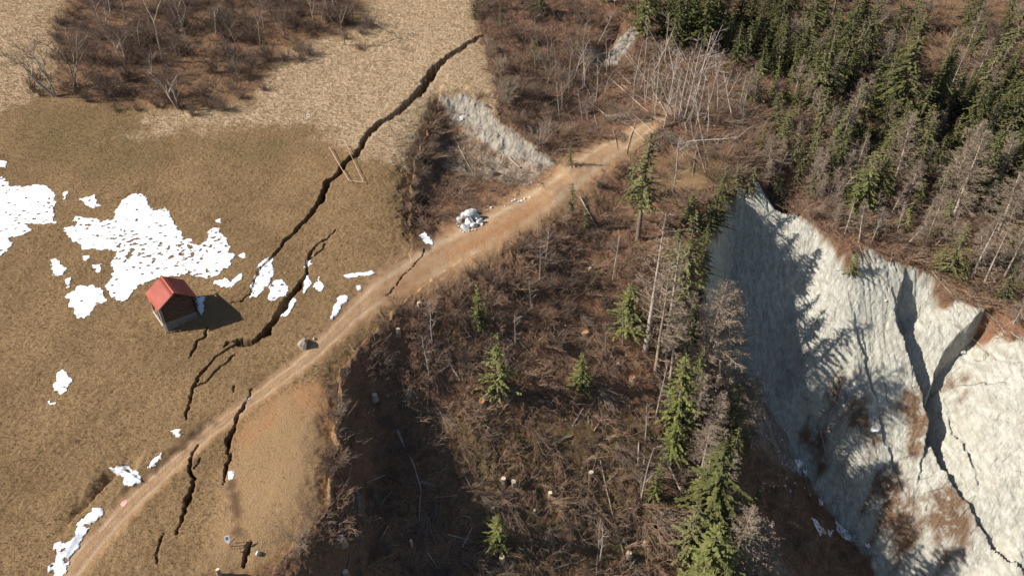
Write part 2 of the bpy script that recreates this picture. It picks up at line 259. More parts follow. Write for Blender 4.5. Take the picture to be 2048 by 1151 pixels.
# ---------------------------------------------------------------- node helper
class NT:
    def __init__(s, name, rough=.9):
        s.m = bpy.data.materials.new(name); s.m.use_nodes = True; s.t = s.m.node_tree; s.b = s.t.nodes['Principled BSDF']
        s.b.inputs['Roughness'].default_value = rough
        s.b.inputs['Specular IOR Level'].default_value = .15
        s.geo = None
    def n(s, t, **k):
        n = s.t.nodes.new(t)
        for a, b in k.items(): setattr(n, a, b)
        return n
    def l(s, a, b): s.t.links.new(a, b)
    def pos(s, obj=False):
        if s.geo is None: s.geo = s.n('ShaderNodeTexCoord').outputs['Object'] if obj else s.n('ShaderNodeNewGeometry').outputs['Position']
        return s.geo
    def noise(s, sc, det=3, rough=.6, vec=None, stretch=None):
        n = s.n('ShaderNodeTexNoise'); n.inputs['Scale'].default_value = sc; n.inputs['Detail'].default_value = det; n.inputs['Roughness'].default_value = rough
        v = vec or s.pos()
        if stretch:
            mp = s.n('ShaderNodeMapping'); mp.inputs['Scale'].default_value = stretch[0]; mp.inputs['Rotation'].default_value = stretch[1]; s.l(v, mp.inputs[0]); v = mp.outputs[0]
        s.l(v, n.inputs['Vector']); return n.outputs['Fac']
    def rmp(s, f, a, b):
        n = s.n('ShaderNodeMapRange'); n.inputs[1].default_value = a; n.inputs[2].default_value = b; s.l(f, n.inputs[0]); return n.outputs[0]
    def mix(s, f, a, b, mode='MIX'):
        n = s.n('ShaderNodeMix', data_type='RGBA', blend_type=mode)
        for v, i in ((f, 0), (a, 6), (b, 7)):
            if isinstance(v, (int, float)): n.inputs[i].default_value = v
            elif isinstance(v, tuple): n.inputs[i].default_value = (*v, 1)
            else: s.l(v, n.inputs[i])
        return n.outputs[2]
    def mul(s, a, b, op='MULTIPLY'):
        n = s.n('ShaderNodeMath', operation=op)
        for v, i in ((a, 0), (b, 1)):
            if isinstance(v, (int, float)): n.inputs[i].default_value = v
            else: s.l(v, n.inputs[i])
        return n.outputs[0]
    def attr(s, name):
        a = s.n('ShaderNodeAttribute', attribute_name=name); sp = s.n('ShaderNodeSeparateColor'); s.l(a.outputs['Color'], sp.inputs[0])
        return sp.outputs[0], sp.outputs[1], sp.outputs[2], a.outputs['Alpha']
    def bump(s, h, st, dist=.1):
        b = s.n('ShaderNodeBump'); b.inputs['Strength'].default_value = st; b.inputs['Distance'].default_value = dist; s.l(h, b.inputs['Height']); s.l(b.outputs[0], s.b.inputs['Normal'])
    def col(s, c):
        if isinstance(c, tuple): s.b.inputs['Base Color'].default_value = (*c, 1)
        else: s.l(c, s.b.inputs['Base Color'])
        return s.m

g = NT('hillside_ground', .95)
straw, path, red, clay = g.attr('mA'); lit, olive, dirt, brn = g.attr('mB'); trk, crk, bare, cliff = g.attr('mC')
n1 = g.noise(.10, 3); n2 = g.noise(.7, 4, .65); n3 = g.noise(5.5, 4, .75); n4 = g.noise(2.2, 3, .7); n5 = g.noise(14, 2, .7)
c = g.mix(g.rmp(n2, .3, .7), (.205,.125,.058), (.36,.232,.115))
c = g.mix(g.rmp(n1, .4, .66), c, g.mix(g.rmp(n3,.3,.7), (.275,.165,.076), (.445,.288,.145)))
c = g.mix(g.mul(g.rmp(n4, .55, .8), .55), c, (.105,.058,.026))
c = g.mix(g.mul(g.rmp(g.noise(.045, 3), .48, .66), .45), c, (.13,.08,.036))
c = g.mix(g.mul(olive, g.rmp(n2, .25, .6)), c, (.19,.135,.06))
c = g.mix(g.rmp(n3, .38, .66), g.mix(.20, c, (.08,.046,.022)), g.mix(.16, c, (.55,.39,.20)))
c = g.mix(straw, c, g.mix(g.rmp(n3, .32, .68), (.38,.255,.145), (.72,.55,.36)))
c = g.mix(g.mul(bare, .85), c, g.mix(g.rmp(n3, .3, .7), (.33,.20,.098), (.49,.315,.165)))
lf = g.mix(g.rmp(n4, .3, .7), (.062,.034,.022), (.28,.155,.09))
lf = g.mix(g.rmp(n3, .45, .75), lf, (.29,.17,.10)); lf = g.mix(g.mul(g.rmp(n1, .45, .65), .5), lf, (.30,.15,.085))
lf = g.mix(g.mul(olive, g.mul(g.rmp(n2, .34, .62), .85)), lf, (.105,.092,.032))
c = g.mix(lit, c, lf)
pc = g.mix(g.rmp(n2, .3, .7), (.34,.195,.098), (.50,.305,.165)); pc = g.mix(g.mul(trk, .75), pc, (.58,.43,.28)); pc = g.mix(g.mul(g.rmp(n3,.5,.75),.4), pc, (.22,.13,.065))
c = g.mix(path, c, pc)
c = g.mix(g.mul(red, g.mul(g.rmp(n2, .15, .55), .9)), c, g.mix(g.rmp(n3,.3,.7), (.36,.175,.075), (.50,.275,.135)))
c = g.mix(g.mul(dirt, .7), c, (.07,.04,.024))
st = g.noise(1.0, 5, .7, None, ((1.9,.35,.9),(0,0,.3)))
cl = g.mix(g.rmp(st, .33, .62), (.34,.315,.25), (.62,.60,.52)); cl = g.mix(g.mul(g.rmp(n4, .55, .75), .5), cl, (.40,.37,.31))
st2 = g.noise(2.2, 5, .75, None, ((2.2,.3,.8),(0,0,.3)))
cl = g.mix(g.mul(g.rmp(st2, .56, .68), .6), cl, (.25,.215,.165)); cl = g.mix(g.mul(g.rmp(n5, .58, .75), .6), cl, (.22,.19,.15)); cl = g.mix(g.mul(g.rmp(n1, .5, .7), .35), cl, (.50,.46,.36))
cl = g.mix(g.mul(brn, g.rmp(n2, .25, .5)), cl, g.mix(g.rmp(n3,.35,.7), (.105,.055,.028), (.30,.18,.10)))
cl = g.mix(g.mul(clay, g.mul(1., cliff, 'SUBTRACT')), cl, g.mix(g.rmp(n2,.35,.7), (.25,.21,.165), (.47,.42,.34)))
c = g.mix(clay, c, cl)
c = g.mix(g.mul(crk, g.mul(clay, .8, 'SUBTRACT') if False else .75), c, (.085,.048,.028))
g.bump(g.mul(g.mul(g.mul(n3, 1.2), g.mul(n5, .7), 'ADD'), g.mul(clay, g.mul(g.mul(st2, 1.4), g.mul(n4, .8), 'ADD')), 'ADD'), .85, .2); GROUND = g.col(c)

# ---------------------------------------------------------------- object helpers
def npmesh(name, V, faces, mats=(), midx=None, smooth=False):
    """faces: list of int arrays (n,3) or (n,4)"""
    me = bpy.data.meshes.new(name); V = np.asarray(V, np.float32).reshape(-1, 3)
    me.vertices.add(len(V)); me.vertices.foreach_set('co', V.ravel())
    faces = [np.asarray(f, np.int32) for f in faces if len(f)]
    li = np.concatenate([f.ravel() for f in faces]); tot = np.concatenate([np.full(len(f), f.shape[1], np.int32) for f in faces])
    st = np.concatenate([[0], np.cumsum(tot)[:-1]]).astype(np.int32)
    me.loops.add(len(li)); me.loops.foreach_set('vertex_index', li)
    me.polygons.add(len(tot)); me.polygons.foreach_set('loop_start', st); me.polygons.foreach_set('loop_total', tot)
    if midx is not None: me.polygons.foreach_set('material_index', np.asarray(midx, np.int32))
    me.polygons.foreach_set('use_smooth', np.full(len(tot), smooth))
    for m in mats: me.materials.append(m)
    me.update(calc_edges=True); me.validate(); return me
def link(name, me, parent=None):
    o = bpy.data.objects.new(name, me); COL.objects.link(o)
    if parent: o.parent = parent
    return o
def tag(o, label, cat, group=None, kind=None):
    o['label'] = label; o['category'] = cat
    if group: o['group'] = group
    if kind: o['kind'] = kind
    return o
def empty(name, loc, rot=(0,0,0), sc=1):
    o = bpy.data.objects.new(name, None); COL.objects.link(o); o.location = loc; o.rotation_euler = rot
    o.scale = (sc,)*3 if not hasattr(sc, '__len__') else sc; o.empty_display_size = .3; return o
def tubes(P0, P1, R0, R1, n=3):
    P0, P1 = np.asarray(P0, float), np.asarray(P1, float); R0, R1 = np.asarray(R0, float), np.asarray(R1, float); N = len(P0)
    d = P1-P0; d /= np.maximum(np.linalg.norm(d, axis=1, keepdims=True), 1e-9)
    a = np.where(np.abs(d[:, 2:3]) > .9, np.array([[1., 0, 0]]), np.array([[0, 0, 1.]]))
    u = np.cross(d, a); u /= np.linalg.norm(u, axis=1, keepdims=True); w = np.cross(d, u)
    V = np.zeros((N, 2*n, 3))
    for i in range(n):
        an = 2*np.pi*i/n; e = u*math.cos(an)+w*math.sin(an)
        V[:, i] = P0+e*R0[:, None]; V[:, n+i] = P1+e*R1[:, None]
    b = (np.arange(N)*2*n)[:, None]
    F = np.concatenate([b+np.array([[i, (i+1) % n, n+(i+1) % n, n+i]]) for i in range(n)])
    return V.reshape(-1, 3), F
def segmesh(name, segs, mat, n=3, caps=False):
    S = np.array([[*a, *b, r, q] for a, b, r, q in segs]); V, F = tubes(S[:, :3], S[:, 3:6], S[:, 6], S[:, 7], n)
    return npmesh(name, V, [F], [mat], smooth=n > 4)
def unit(v): v = np.asarray(v, float); return v/max(np.linalg.norm(v), 1e-9)
def rv(r): v = r.normal(size=3); return v/np.linalg.norm(v)

# ---------------------------------------------------------------- ground sheets
gzx = np.gradient(Z, XS, axis=1); gzy = np.gradient(Z, YS, axis=0)
NRM = np.stack([-gzx, -gzy, np.ones_like(Z)], -1); NRM /= np.linalg.norm(NRM, axis=-1, keepdims=True)
pxx, pyy = proj(np.stack([X, Y, Z], -1))
mg = 330
keep = (pxx > -mg) & (pxx < PW+mg) & (pyy > -mg) & (pyy < PH+mg)
kc = keep[:-1, :-1] | keep[1:, 1:]
cls = np.where(mCLAY > .5, 3, np.where(mPATH > .5, 1, np.where(mLIT > .5, 2, 0)))[:-1, :-1]
nx = len(XS); idx = np.arange(X.size).reshape(X.shape)
quads = np.stack([idx[:-1,:-1], idx[:-1,1:], idx[1:,1:], idx[1:,:-1]], -1)
VG = np.stack([X, Y, Z], -1).reshape(-1, 3); NG = NRM.reshape(-1, 3)
one = np.ones_like(X)
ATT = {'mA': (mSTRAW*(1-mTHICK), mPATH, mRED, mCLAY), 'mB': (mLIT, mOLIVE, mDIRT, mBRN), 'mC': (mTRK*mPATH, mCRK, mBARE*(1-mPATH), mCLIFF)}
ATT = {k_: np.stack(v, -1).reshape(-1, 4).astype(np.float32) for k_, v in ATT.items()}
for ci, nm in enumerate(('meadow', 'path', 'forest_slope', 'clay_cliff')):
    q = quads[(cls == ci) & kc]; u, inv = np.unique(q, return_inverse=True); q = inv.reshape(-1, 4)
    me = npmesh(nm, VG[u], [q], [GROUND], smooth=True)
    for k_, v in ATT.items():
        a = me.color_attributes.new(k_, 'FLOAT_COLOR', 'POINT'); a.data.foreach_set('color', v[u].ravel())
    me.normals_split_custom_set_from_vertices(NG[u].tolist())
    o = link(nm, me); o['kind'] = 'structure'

# ---------------------------------------------------------------- materials for plants, wood, stone
def obj_rand(g):
    return g.n('ShaderNodeObjectInfo').outputs['Random']
def foliage(name, a, b, tip):
    g = NT(name, .8); r = obj_rand(g)
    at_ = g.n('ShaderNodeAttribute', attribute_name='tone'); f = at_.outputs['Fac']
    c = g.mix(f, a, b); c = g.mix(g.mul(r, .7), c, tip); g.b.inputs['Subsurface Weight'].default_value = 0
    return g.col(c)
NEEDLE = foliage('spruce_needles', (.038,.045,.016), (.135,.133,.042), (.11,.105,.038))
NEEDLE_PALE = foliage('young_spruce_needles', (.065,.078,.020), (.20,.205,.058), (.17,.165,.06))
NEEDLE_OLIVE = foliage('pine_needles', (.075,.075,.028), (.21,.20,.075), (.17,.155,.07))
def twigmat(name, a, b, r1):
    g = NT(name, .9); r = obj_rand(g); n = g.noise(1.3, 3)
    c = g.mix(g.rmp(n, .3, .7), a, b); return g.col(g.mix(g.mul(r, .75), c, r1))
BARK = twigmat('conifer_bark', (.12,.085,.06), (.22,.17,.13), (.17,.13,.10))
TWIG_GREY = twigmat('grey_larch_twigs', (.22,.165,.12), (.37,.29,.22), (.25,.19,.13))
TWIG_BROWN = twigmat('brown_shrub_twigs', (.165,.098,.064), (.335,.205,.13), (.29,.20,.135))
TWIG_DARK = twigmat('dark_shrub_twigs', (.10,.066,.048), (.215,.145,.105), (.20,.15,.115))
POLE = twigmat('bleached_wood', (.29,.23,.185), (.50,.415,.345), (.34,.27,.215))
LOGM = twigmat('log_bark', (.17,.12,.085), (.36,.28,.21), (.46,.39,.32))
CUT = NT('cut_wood_face', .8).col((.74,.58,.39)); CUT_RED = NT('fresh_red_cut_face', .8).col((.60,.27,.12))
def grassmat(name, a, b):
    g = NT(name, .9); n = g.noise(.5, 3); at_ = g.n('ShaderNodeAttribute', attribute_name='tone')
    return g.col(g.mix(at_.outputs['Fac'], a, b))
STRAW = grassmat('dry_straw', (.36,.25,.145), (.74,.59,.39)); TURF = grassmat('dry_turf', (.23,.14,.066), (.43,.285,.142)); DEADG = grassmat('dead_grass', (.13,.075,.04), (.34,.22,.125))
def set_tone(me, tone):
    a = me.attributes.new('tone', 'FLOAT', 'FACE'); a.data.foreach_set('value', np.asarray(tone, np.float32))

# ---------------------------------------------------------------- plant prototypes: lists of (part name, mesh)
def spruce(seed, mat, H=12., wid=.20, n_wh=26, droop=.35, bare=.06, dens=1., rag=0.):
    r = np.random.default_rng(seed); trunk = []; lop = r.random()*6.28
    for i in range(8): a, b = i/8, (i+1)/8; trunk.append(((0,0,H*a),(0,0,H*b),.017*H*(1-a)**.8+.02,.017*H*(1-b)**.8+.02))
    Q = []; tone = []; br = []
    for w in range(n_wh):
        t = bare + (1-bare)*(w+.5*r.random())/n_wh; nb = int((6.5-2.5*t)*dens)+1; L0 = H*wid*(1-t)**.78*(.9+.2*r.random())+.18
        a0 = r.random()*6.3
        for b in range(nb):
            an = a0+6.283*b/nb+r.normal()*.25; L = L0*(.62+.5*r.random())*(1+rag*(1.1*r.normal()*.5+.35*math.cos(an-lop)));
            if r.random() < rag*.55: continue
            L = max(L, .15); dirv = np.array([math.cos(an), math.sin(an), 0]); side = np.array([-dirv[1], dirv[0], 0])
            z0 = H*t; tn = np.clip(.5+.27*r.normal(), 0, 1)
            P = lambda s: np.array([0,0,z0]) + dirv*L*s + np.array([0,0, L*(.22*s-droop*s*s*1.7+.12*s**4)])
            br.append((P(0), P(.9), .012+.012*L, .008))
            m = int(7+L*8.0)
            for kq in range(m):
                s = .12+.88*(kq+r.random())/m; c = P(s); ln = (.15+.20*r.random())*(1.25-.55*s)*min(1.3, .6+L*.3); wd = ln*(.30+.2*r.random())
                sg = 1 if r.random() < .5 else -1
                out = unit(dirv*(.75+.5*s)+side*sg*(.9-.5*s)*r.random()*1.5+np.array([0,0,-.25-.75*r.random()*droop*1.6])); up = unit(np.array([r.normal()*.5, r.normal()*.5, 1]))
                sv = unit(np.cross(out, up))
                tip = c+out*ln
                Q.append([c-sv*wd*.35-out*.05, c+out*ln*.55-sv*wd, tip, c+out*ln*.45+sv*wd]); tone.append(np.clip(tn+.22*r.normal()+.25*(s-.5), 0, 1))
    for kq in range(14): # leader
        z = H*(.95+.05*kq/14); d = unit(np.array([r.normal(), r.normal(), .8])); sv = unit(np.cross(d, rv(r))); c = np.array([0,0,z]); ln = .22
        Q.append([c, c+d*ln*.5-sv*.05, c+d*ln, c+d*ln*.5+sv*.05]); tone.append(.6)
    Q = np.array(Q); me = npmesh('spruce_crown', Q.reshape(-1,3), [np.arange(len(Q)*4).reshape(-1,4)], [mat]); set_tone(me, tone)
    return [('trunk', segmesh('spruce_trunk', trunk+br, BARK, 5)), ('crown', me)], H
def walk(r, p, d, L, n, r0, r1, wob, up, segs):
    pts = [np.array(p, float)]; d = unit(d)
    for i in range(n):
        d = unit(d+rv(r)*wob+np.array([0,0,up])); q = pts[-1]+d*L/n
        segs.append((pts[-1], q, r0+(r1-r0)*i/n, r0+(r1-r0)*(i+1)/n)); pts.append(q)
    return pts
def larch(seed, mat, H=12., wid=.2, nb=80, bare=.18, twig=1.):
    r = np.random.default_rng(seed); T = []; C = []
    pts = walk(r, (0,0,0), (0,0,1), H, 9, .016*H, .02, .03, .12, T)
    for b in range(nb):
        t = bare+(1-bare)*(b/nb)**.9; i = min(8, int(t*9)); c = pts[i]+(pts[i+1]-pts[i])*(t*9-i)
        an = r.random()*6.283; L = H*wid*1.25*(1-t)**.6*(.45+.75*r.random())+.2
        d = np.array([math.cos(an), math.sin(an), -.25+.35*r.random()+.5*t])
        bp = walk(r, c, d, L, 4, .02+.006*L, .012, .16, .05, C)
        for k_ in range(int((4+L*7)*twig)):
            s = .15+.85*r.random(); q = bp[min(3, int(s*4))]; q = q+(bp[min(3, int(s*4))+1]-q)*(s*4-int(s*4)) if s < 1 else bp[4]
            dd = unit(d)*.8+rv(r)*.9+np.array([0,0,.1]); tl = (.2+.5*r.random())*min(1., .35+L*.4)
            tp = walk(r, q, dd, tl, 2, .016, .010, .3, .05, C)
            for _ in range(2):
                C.append((tp[1], tp[1]+unit(dd+rv(r)*1.1)*tl*.45, .013, .009))
    return [('trunk', segmesh('larch_trunk', T, POLE if seed % 3 == 0 else LOGM, 6)), ('crown', segmesh('larch_twigs', C, mat))], H
def broad(seed, mat, tmat, H=9., stems=1, spread=.5, lev=4, fine=1.):
    r = np.random.default_rng(seed); T = []; C = []
    def grow(p, d, L, rad, k):
        pts = walk(r, p, d, L, 4 if k < 2 else 3, rad, rad*.6, .14+.05*k, .06, T if k < 2 else C)
        if k >= lev: return
        for c in range(int((3 if k == 0 else 3.2)*(fine if k >= 2 else 1)+r.random())):
            i = r.integers(1, len(pts)); dd = unit(pts[i]-pts[i-1]); q = pts[i]-(pts[i]-pts[i-1])*r.random()*.6
            grow(q, dd+rv(r)*(.75+.15*k)+np.array([0,0,.15]), L*(.45+.25*r.random()), max(.009, rad*.5), k+1)
    for s in range(stems):
        an = r.random()*6.283; d = np.array([math.cos(an)*spread, math.sin(an)*spread, 1]) if stems > 1 else np.array([r.normal()*.08, r.normal()*.08, 1])
        grow(np.array([r.normal()*.12*(stems > 1), r.normal()*.12*(stems > 1), -.1]), d, H*(.55+.15*r.random()), .011*H+.02, 0)
    return [('trunk', segmesh('tree_trunk', T, tmat, 5)), ('crown', segmesh('tree_twigs', C, mat))], H
def shrub(seed, mat, H=2.6, stems=22, spread=1.0, sub=6, fine=4, rad=.022):
    r = np.random.default_rng(seed); C = []
    for s in range(stems):
        an = r.random()*6.283; sp = spread*(.15+r.random()); L = H*(.6+.55*r.random())
        p = np.array([r.normal()*.25*H*.4, r.normal()*.25*H*.4, -.1]); d = np.array([math.cos(an)*sp, math.sin(an)*sp, 1.])
        pts = walk(r, p, d, L, 4, rad, .012, .17, -.05, C)
        for k_ in range(sub):
            i = r.integers(1, 5); q = pts[i]-(pts[i]-pts[i-1])*r.random(); dd = unit(pts[i]-pts[i-1])+rv(r)*.85
            tp = walk(r, q, dd, L*(.2+.25*r.random()), 2, .012, .008, .2, .03, C)
            for _ in range(fine): j = r.integers(0, 2); C.append((tp[j]+(tp[j+1]-tp[j])*r.random(), tp[j+1]+rv(r)*L*.14, .009, .006))
    return [('', segmesh('shrub_twigs', C, mat))], H
def slash(seed, mat, L=4., n=26):
    r = np.random.default_rng(seed); C = []          # crown of a felled tree: thin branches fanned out over the ground
    for s in range(n):
        an = r.normal()*.42; p = np.array([r.normal()*.25, r.normal()*.25, .15+.25*r.random()]); d = np.array([math.cos(an), math.sin(an), .12+.22*r.random()])
        l = L*(.35+.7*r.random()); pts = walk(r, p, d, l, 5, .026, .010, .10, -.045, C)
        for k_ in range(6):
            i = r.integers(1, 6); dd = unit(pts[i]-pts[i-1])+rv(r)*.6; tp = walk(r, pts[i], dd, l*(.12+.2*r.random()), 2, .011, .007, .2, -.02, C)
            for _ in range(2): C.append((tp[1], tp[2]+rv(r)*.18, .008, .006))
    return [('', segmesh('felled_branches', C, mat))], L
def pole(seed, mat, H=9., nb=9):
    r = np.random.default_rng(seed); T = []; C = []
    pts = walk(r, (0,0,-.1), (0,0,1), H, 8, .011*H, .03, .035, .1, T)
    for b in range(nb):
        i = r.integers(2, 9); d = rv(r); d[2] = abs(d[2])*.9+.25
        bp = walk(r, pts[i], d, H*(.06+.16*r.random()), 3, .028, .012, .18, .08, C)
        for _ in range(5): C.append((bp[r.integers(1, 4)], bp[3]+rv(r)*.45, .012, .007))
    return [('trunk', segmesh('dead_trunk', T, mat, 6)), ('crown', segmesh('dead_branches', C, mat))], H

PR = {}
for i in range(4): PR['spruce%d' % i] = spruce(100+i, NEEDLE, wid=(.17,.20,.15,.22)[i], n_wh=(30,26,30,24)[i], droop=(.42,.34,.5,.3)[i], rag=(.1,.45,.25,.6)[i], bare=(.05,.1,.06,.16)[i])
for i in range(3): PR['young%d' % i] = spruce(120+i, NEEDLE_PALE, H=7, wid=(.27,.33,.24)[i], n_wh=20, droop=.22, bare=.03, dens=1.1, rag=.25+.15*i)
for i in range(3): PR['olive%d' % i] = spruce(140+i, NEEDLE_OLIVE, H=10, wid=(.20,.16,.24)[i], n_wh=22, droop=.30, bare=(.12,.3,.1)[i], dens=.85, rag=.45)
for i in range(4): PR['larch%d' % i] = larch(162+i, TWIG_GREY, wid=(.20,.17,.23,.15)[i], nb=(125,115,120,95)[i], bare=(.15,.3,.12,.4)[i])
for i in range(3): PR['sparse%d' % i] = larch(180+i, TWIG_GREY, wid=.12, nb=60, bare=.12, twig=.5)
for i in range(3): PR['tree%d' % i] = broad(200+i, TWIG_DARK if i < 2 else TWIG_GREY, LOGM, stems=(1,3,1)[i], spread=.35, fine=1.25)
for i in range(5): PR['shrub%d' % i] = shrub(220+i, (TWIG_BROWN, TWIG_DARK, TWIG_BROWN, TWIG_DARK, TWIG_GREY)[i], stems=(22,26,18,24,18)[i], spread=(1.,.8,1.3,1.,.9)[i])
for i in range(4): PR['slash%d' % i] = slash(240+i, (TWIG_BROWN, TWIG_BROWN, TWIG_GREY, TWIG_DARK)[i], n=(26,20,24,30)[i])
for i in range(4): PR['pole%d' % i] = pole(260+i, POLE if i < 3 else LOGM, nb=(8,14,5,9)[i])
def spawn(key, name, loc, H, rz, tilt=(0, 0), wide=1., sink=.15):
    parts, H0 = PR[key]; s = H/H0
    if parts[0][0] == '':
        o = link(name, parts[0][1])
    else:
        o = bpy.data.objects.new(name, None); COL.objects.link(o); o.empty_display_size = .3
        for pn, me in parts: link(pn, me, o)
    o.location = Vector(loc)-Vector((0, 0, sink)); o.rotation_euler = Euler((tilt[1], tilt[0], 0)).to_matrix().to_4x4().to_euler() if any(tilt) else (0, 0, rz)
    if any(tilt): o.rotation_euler = (Euler((-tilt[1], tilt[0], 0)).to_matrix() @ Euler((0, 0, rz)).to_matrix()).to_euler()
    o.scale = (s*wide, s*wide, s); return o
def height_px(P, topy):
    q = np.array(P)-np.array([0, 0, CAMZ]); f = q[1]*CP-q[2]*SP; u = q[1]*SP+q[2]*CP; v = (topy-575.5)/FPX
    return -(u+v*f)/(CP-v*SP)
ORD = 'first second third fourth fifth sixth seventh eighth ninth tenth eleventh twelfth thirteenth fourteenth fifteenth sixteenth seventeenth eighteenth nineteenth twentieth'.split()
def ordn(i):
    n = i+1
    if n < 20: return ORD[i]
    t = {2: 'twent', 3: 'thirt', 4: 'fort', 5: 'fift', 6: 'sixt'}[n//10]
    return t+'ieth' if n % 10 == 0 else t+'y-'+ORD[n % 10-1]
def stand(lst, name, cat, label, group, lean=.02):
    """lst: (base px x, base px y, top px y, kind, width factor); labelled left to right"""
    lst = sorted(lst, key=lambda q: q[0])
    for i, q in enumerate(lst):
        P = at1(q[0], q[1]); H = max(1.2, height_px(P, q[2])); w = random.uniform(.82, 1.18)*(q[4] if len(q) > 4 else 1.)*{'spr': 1.4, 'oli': 1.1, 'you': 1.08}.get(q[3][:3], 1.15)
        tl = (q[5], 0) if len(q) > 5 else (random.gauss(0, lean), random.gauss(0, lean))
        o = spawn(q[3], name, P, H, random.random()*6.28, tl, w)
        tag(o, q[6] if len(q) > 6 else (label % ordn(i) if '%s' in label else label), cat, group)
def S(): return random.choice(['spruce0','spruce1','spruce2','spruce3'])

def in_poly(P, n, gap, holes=()):
    P = np.array(P, float); out = []; tries = 0; tot = 0
    while len(out) < n and tries < 60:
        tries += 1; c = np.stack([rng.uniform(P[:,0].min(), P[:,0].max(), n*3), rng.uniform(P[:,1].min(), P[:,1].max(), n*3)], -1)
        c = c[poly_sd(c[:,0], c[:,1], P) > 0]
        for h in holes: c = c[poly_sd(c[:,0], c[:,1], np.array(h, float)) < 0]
        if not len(c): continue
        for q in at(c[:,0], c[:,1]):
            if all((q[0]-o[0])**2+(q[1]-o[1])**2 > gap*gap for o in out):
                out.append(q)
                if len(out) >= n: break
        if tries % 8 == 0: gap *= .85
    return out
# spruces of the upper right forest
FOREST = [(1330,72,-62,S()),(1366,84,-60,S()),(1402,104,-55,S()),(1345,38,-95,S()),(1425,84,-45,S()),(1380,26,-110,S()),(1445,66,-60,S()),(1310,30,-85,S()),(1480,40,-70,S()),
 (1505,105,2,S()),(1566,152,66,S()),(1545,40,-60,S()),(1640,198,26,S()),(1637,50,-40,S()),(1712,70,-12,S()),(1783,256,25,'spruce0',1.05),(1858,258,98,S()),(1893,170,106,S()),(1921,258,158,S()),
 (2005,185,82,S()),(1955,190,90,S()),(1985,215,120,S()),(2030,265,130,S()),(2046,300,150,S()),(1960,300,190,S()),(2015,370,240,S()),(1935,215,130,S()),(1875,215,130,S()),(1820,285,170,S()),(1755,225,100,S()),(1660,160,70,S()),(1615,150,70,S()),(1530,95,0,S()),(1455,105,0,S()),(1410,60,-80,S()),(1350,90,-30,S()),(1385,70,-60,S()),(1430,40,-90,S()),(1500,60,-60,S()),(1290,40,-60,S()),(1975,255,150,S()),(2003,300,165,S()),(2036,335,178,S()),(2022,240,92,S()),(1990,340,232,S()),(2042,395,250,S()),(1588,224,158,S()),(1520,150,70,S()),(1470,130,40,S()),(1836,300,215,S()),(1945,330,240,S()),(1690,120,60,S()),(2046,180,60,S())]
stand(FOREST, 'spruce', 'tree', 'tall dark green spruce in the upper right forest, %s from the left', 'dark spruces of the upper right forest')
stand([(1545,196,128,'young2',.8),(1700,270,160,'olive0'),(1632,282,183,'olive1',1.1),(1764,322,252,'young1'),(1720,418,300,'young0'),(1832,360,308,'young2'),(1957,378,288,'young0',1.1),(1972,408,345,'young1',1.2),(1895,552,446,'olive0',1.1),(1806,462,402,'young2'),(1700,548,500,'olive2',1.2),(1548,398,340,'olive2',1.3),(1660,330,255,'olive1'),(1925,398,330,'olive0'),(1745,385,318,'olive2'),(1870,340,268,'spruce1'),(1900,300,225,'olive1'),(1668,250,190,'spruce2')],
  'spruce', 'tree', 'lighter green conifer at the lower edge of the right forest, %s from the left', 'pale conifers at the forest edge above the cliff')
stand([(1285,64,-40,'young1',.9),(1070,122,64,'young2',.8),(1155,110,60,'young2',1.),(1316,188,142,'young0',.8),(1205,142,116,'young1'),(950,40,-30,'olive2'),(1080,30,-60,'spruce1'),(1003,70,10,'olive1'),(1210,5,-60,'olive2'),(1255,30,-40,'olive0')],
  'spruce', 'tree', 'small green spruce among the bare scrub at the top, %s from the left', 'green spruces in the scrub at the top middle')
stand([(958,650,566,'young2',.9),(1250,655,570,'young1',1.6),(996,790,664,'young2',1.05),(1163,776,704,'young0',.9),(996,1090,1030,'young1',1.),(1306,995,912,'young2',.6),(1140,330,285,'olive2',1.1),(1143,440,365,'olive1'),(1170,455,400,'olive2',.8)],
  'spruce', 'tree', 'lone green young spruce on the brown clearing below the track, %s from the left', 'young spruces on the clearing')
stand([(1275,480,265,'olive1',1.15),(1262,400,300,'olive0'),(1358,610,420,'olive0',.9),(1380,440,384,'young0',1.1),(1424,462,392,'spruce3',1.2),(1352,850,708,'young0',.95),(1385,800,690,'young2',.8),(1444,880,765,'spruce3',.95),(1415,1070,880,'spruce1',1.15),(1396,1010,905,'olive0'),(1482,1090,970,'spruce0',.9),(1400,1190,1040,'young0'),(1425,1220,1090,'young2'),(1372,1120,1000,'olive2'),(1340,905,838,'young1'),(1462,930,850,'olive2'),(1376,720,600,'olive1'),(1345,560,455,'olive1')],
  'spruce', 'tree', 'green conifer on the narrow ridge left of the cliff, %s from the left', 'conifers along the ridge')
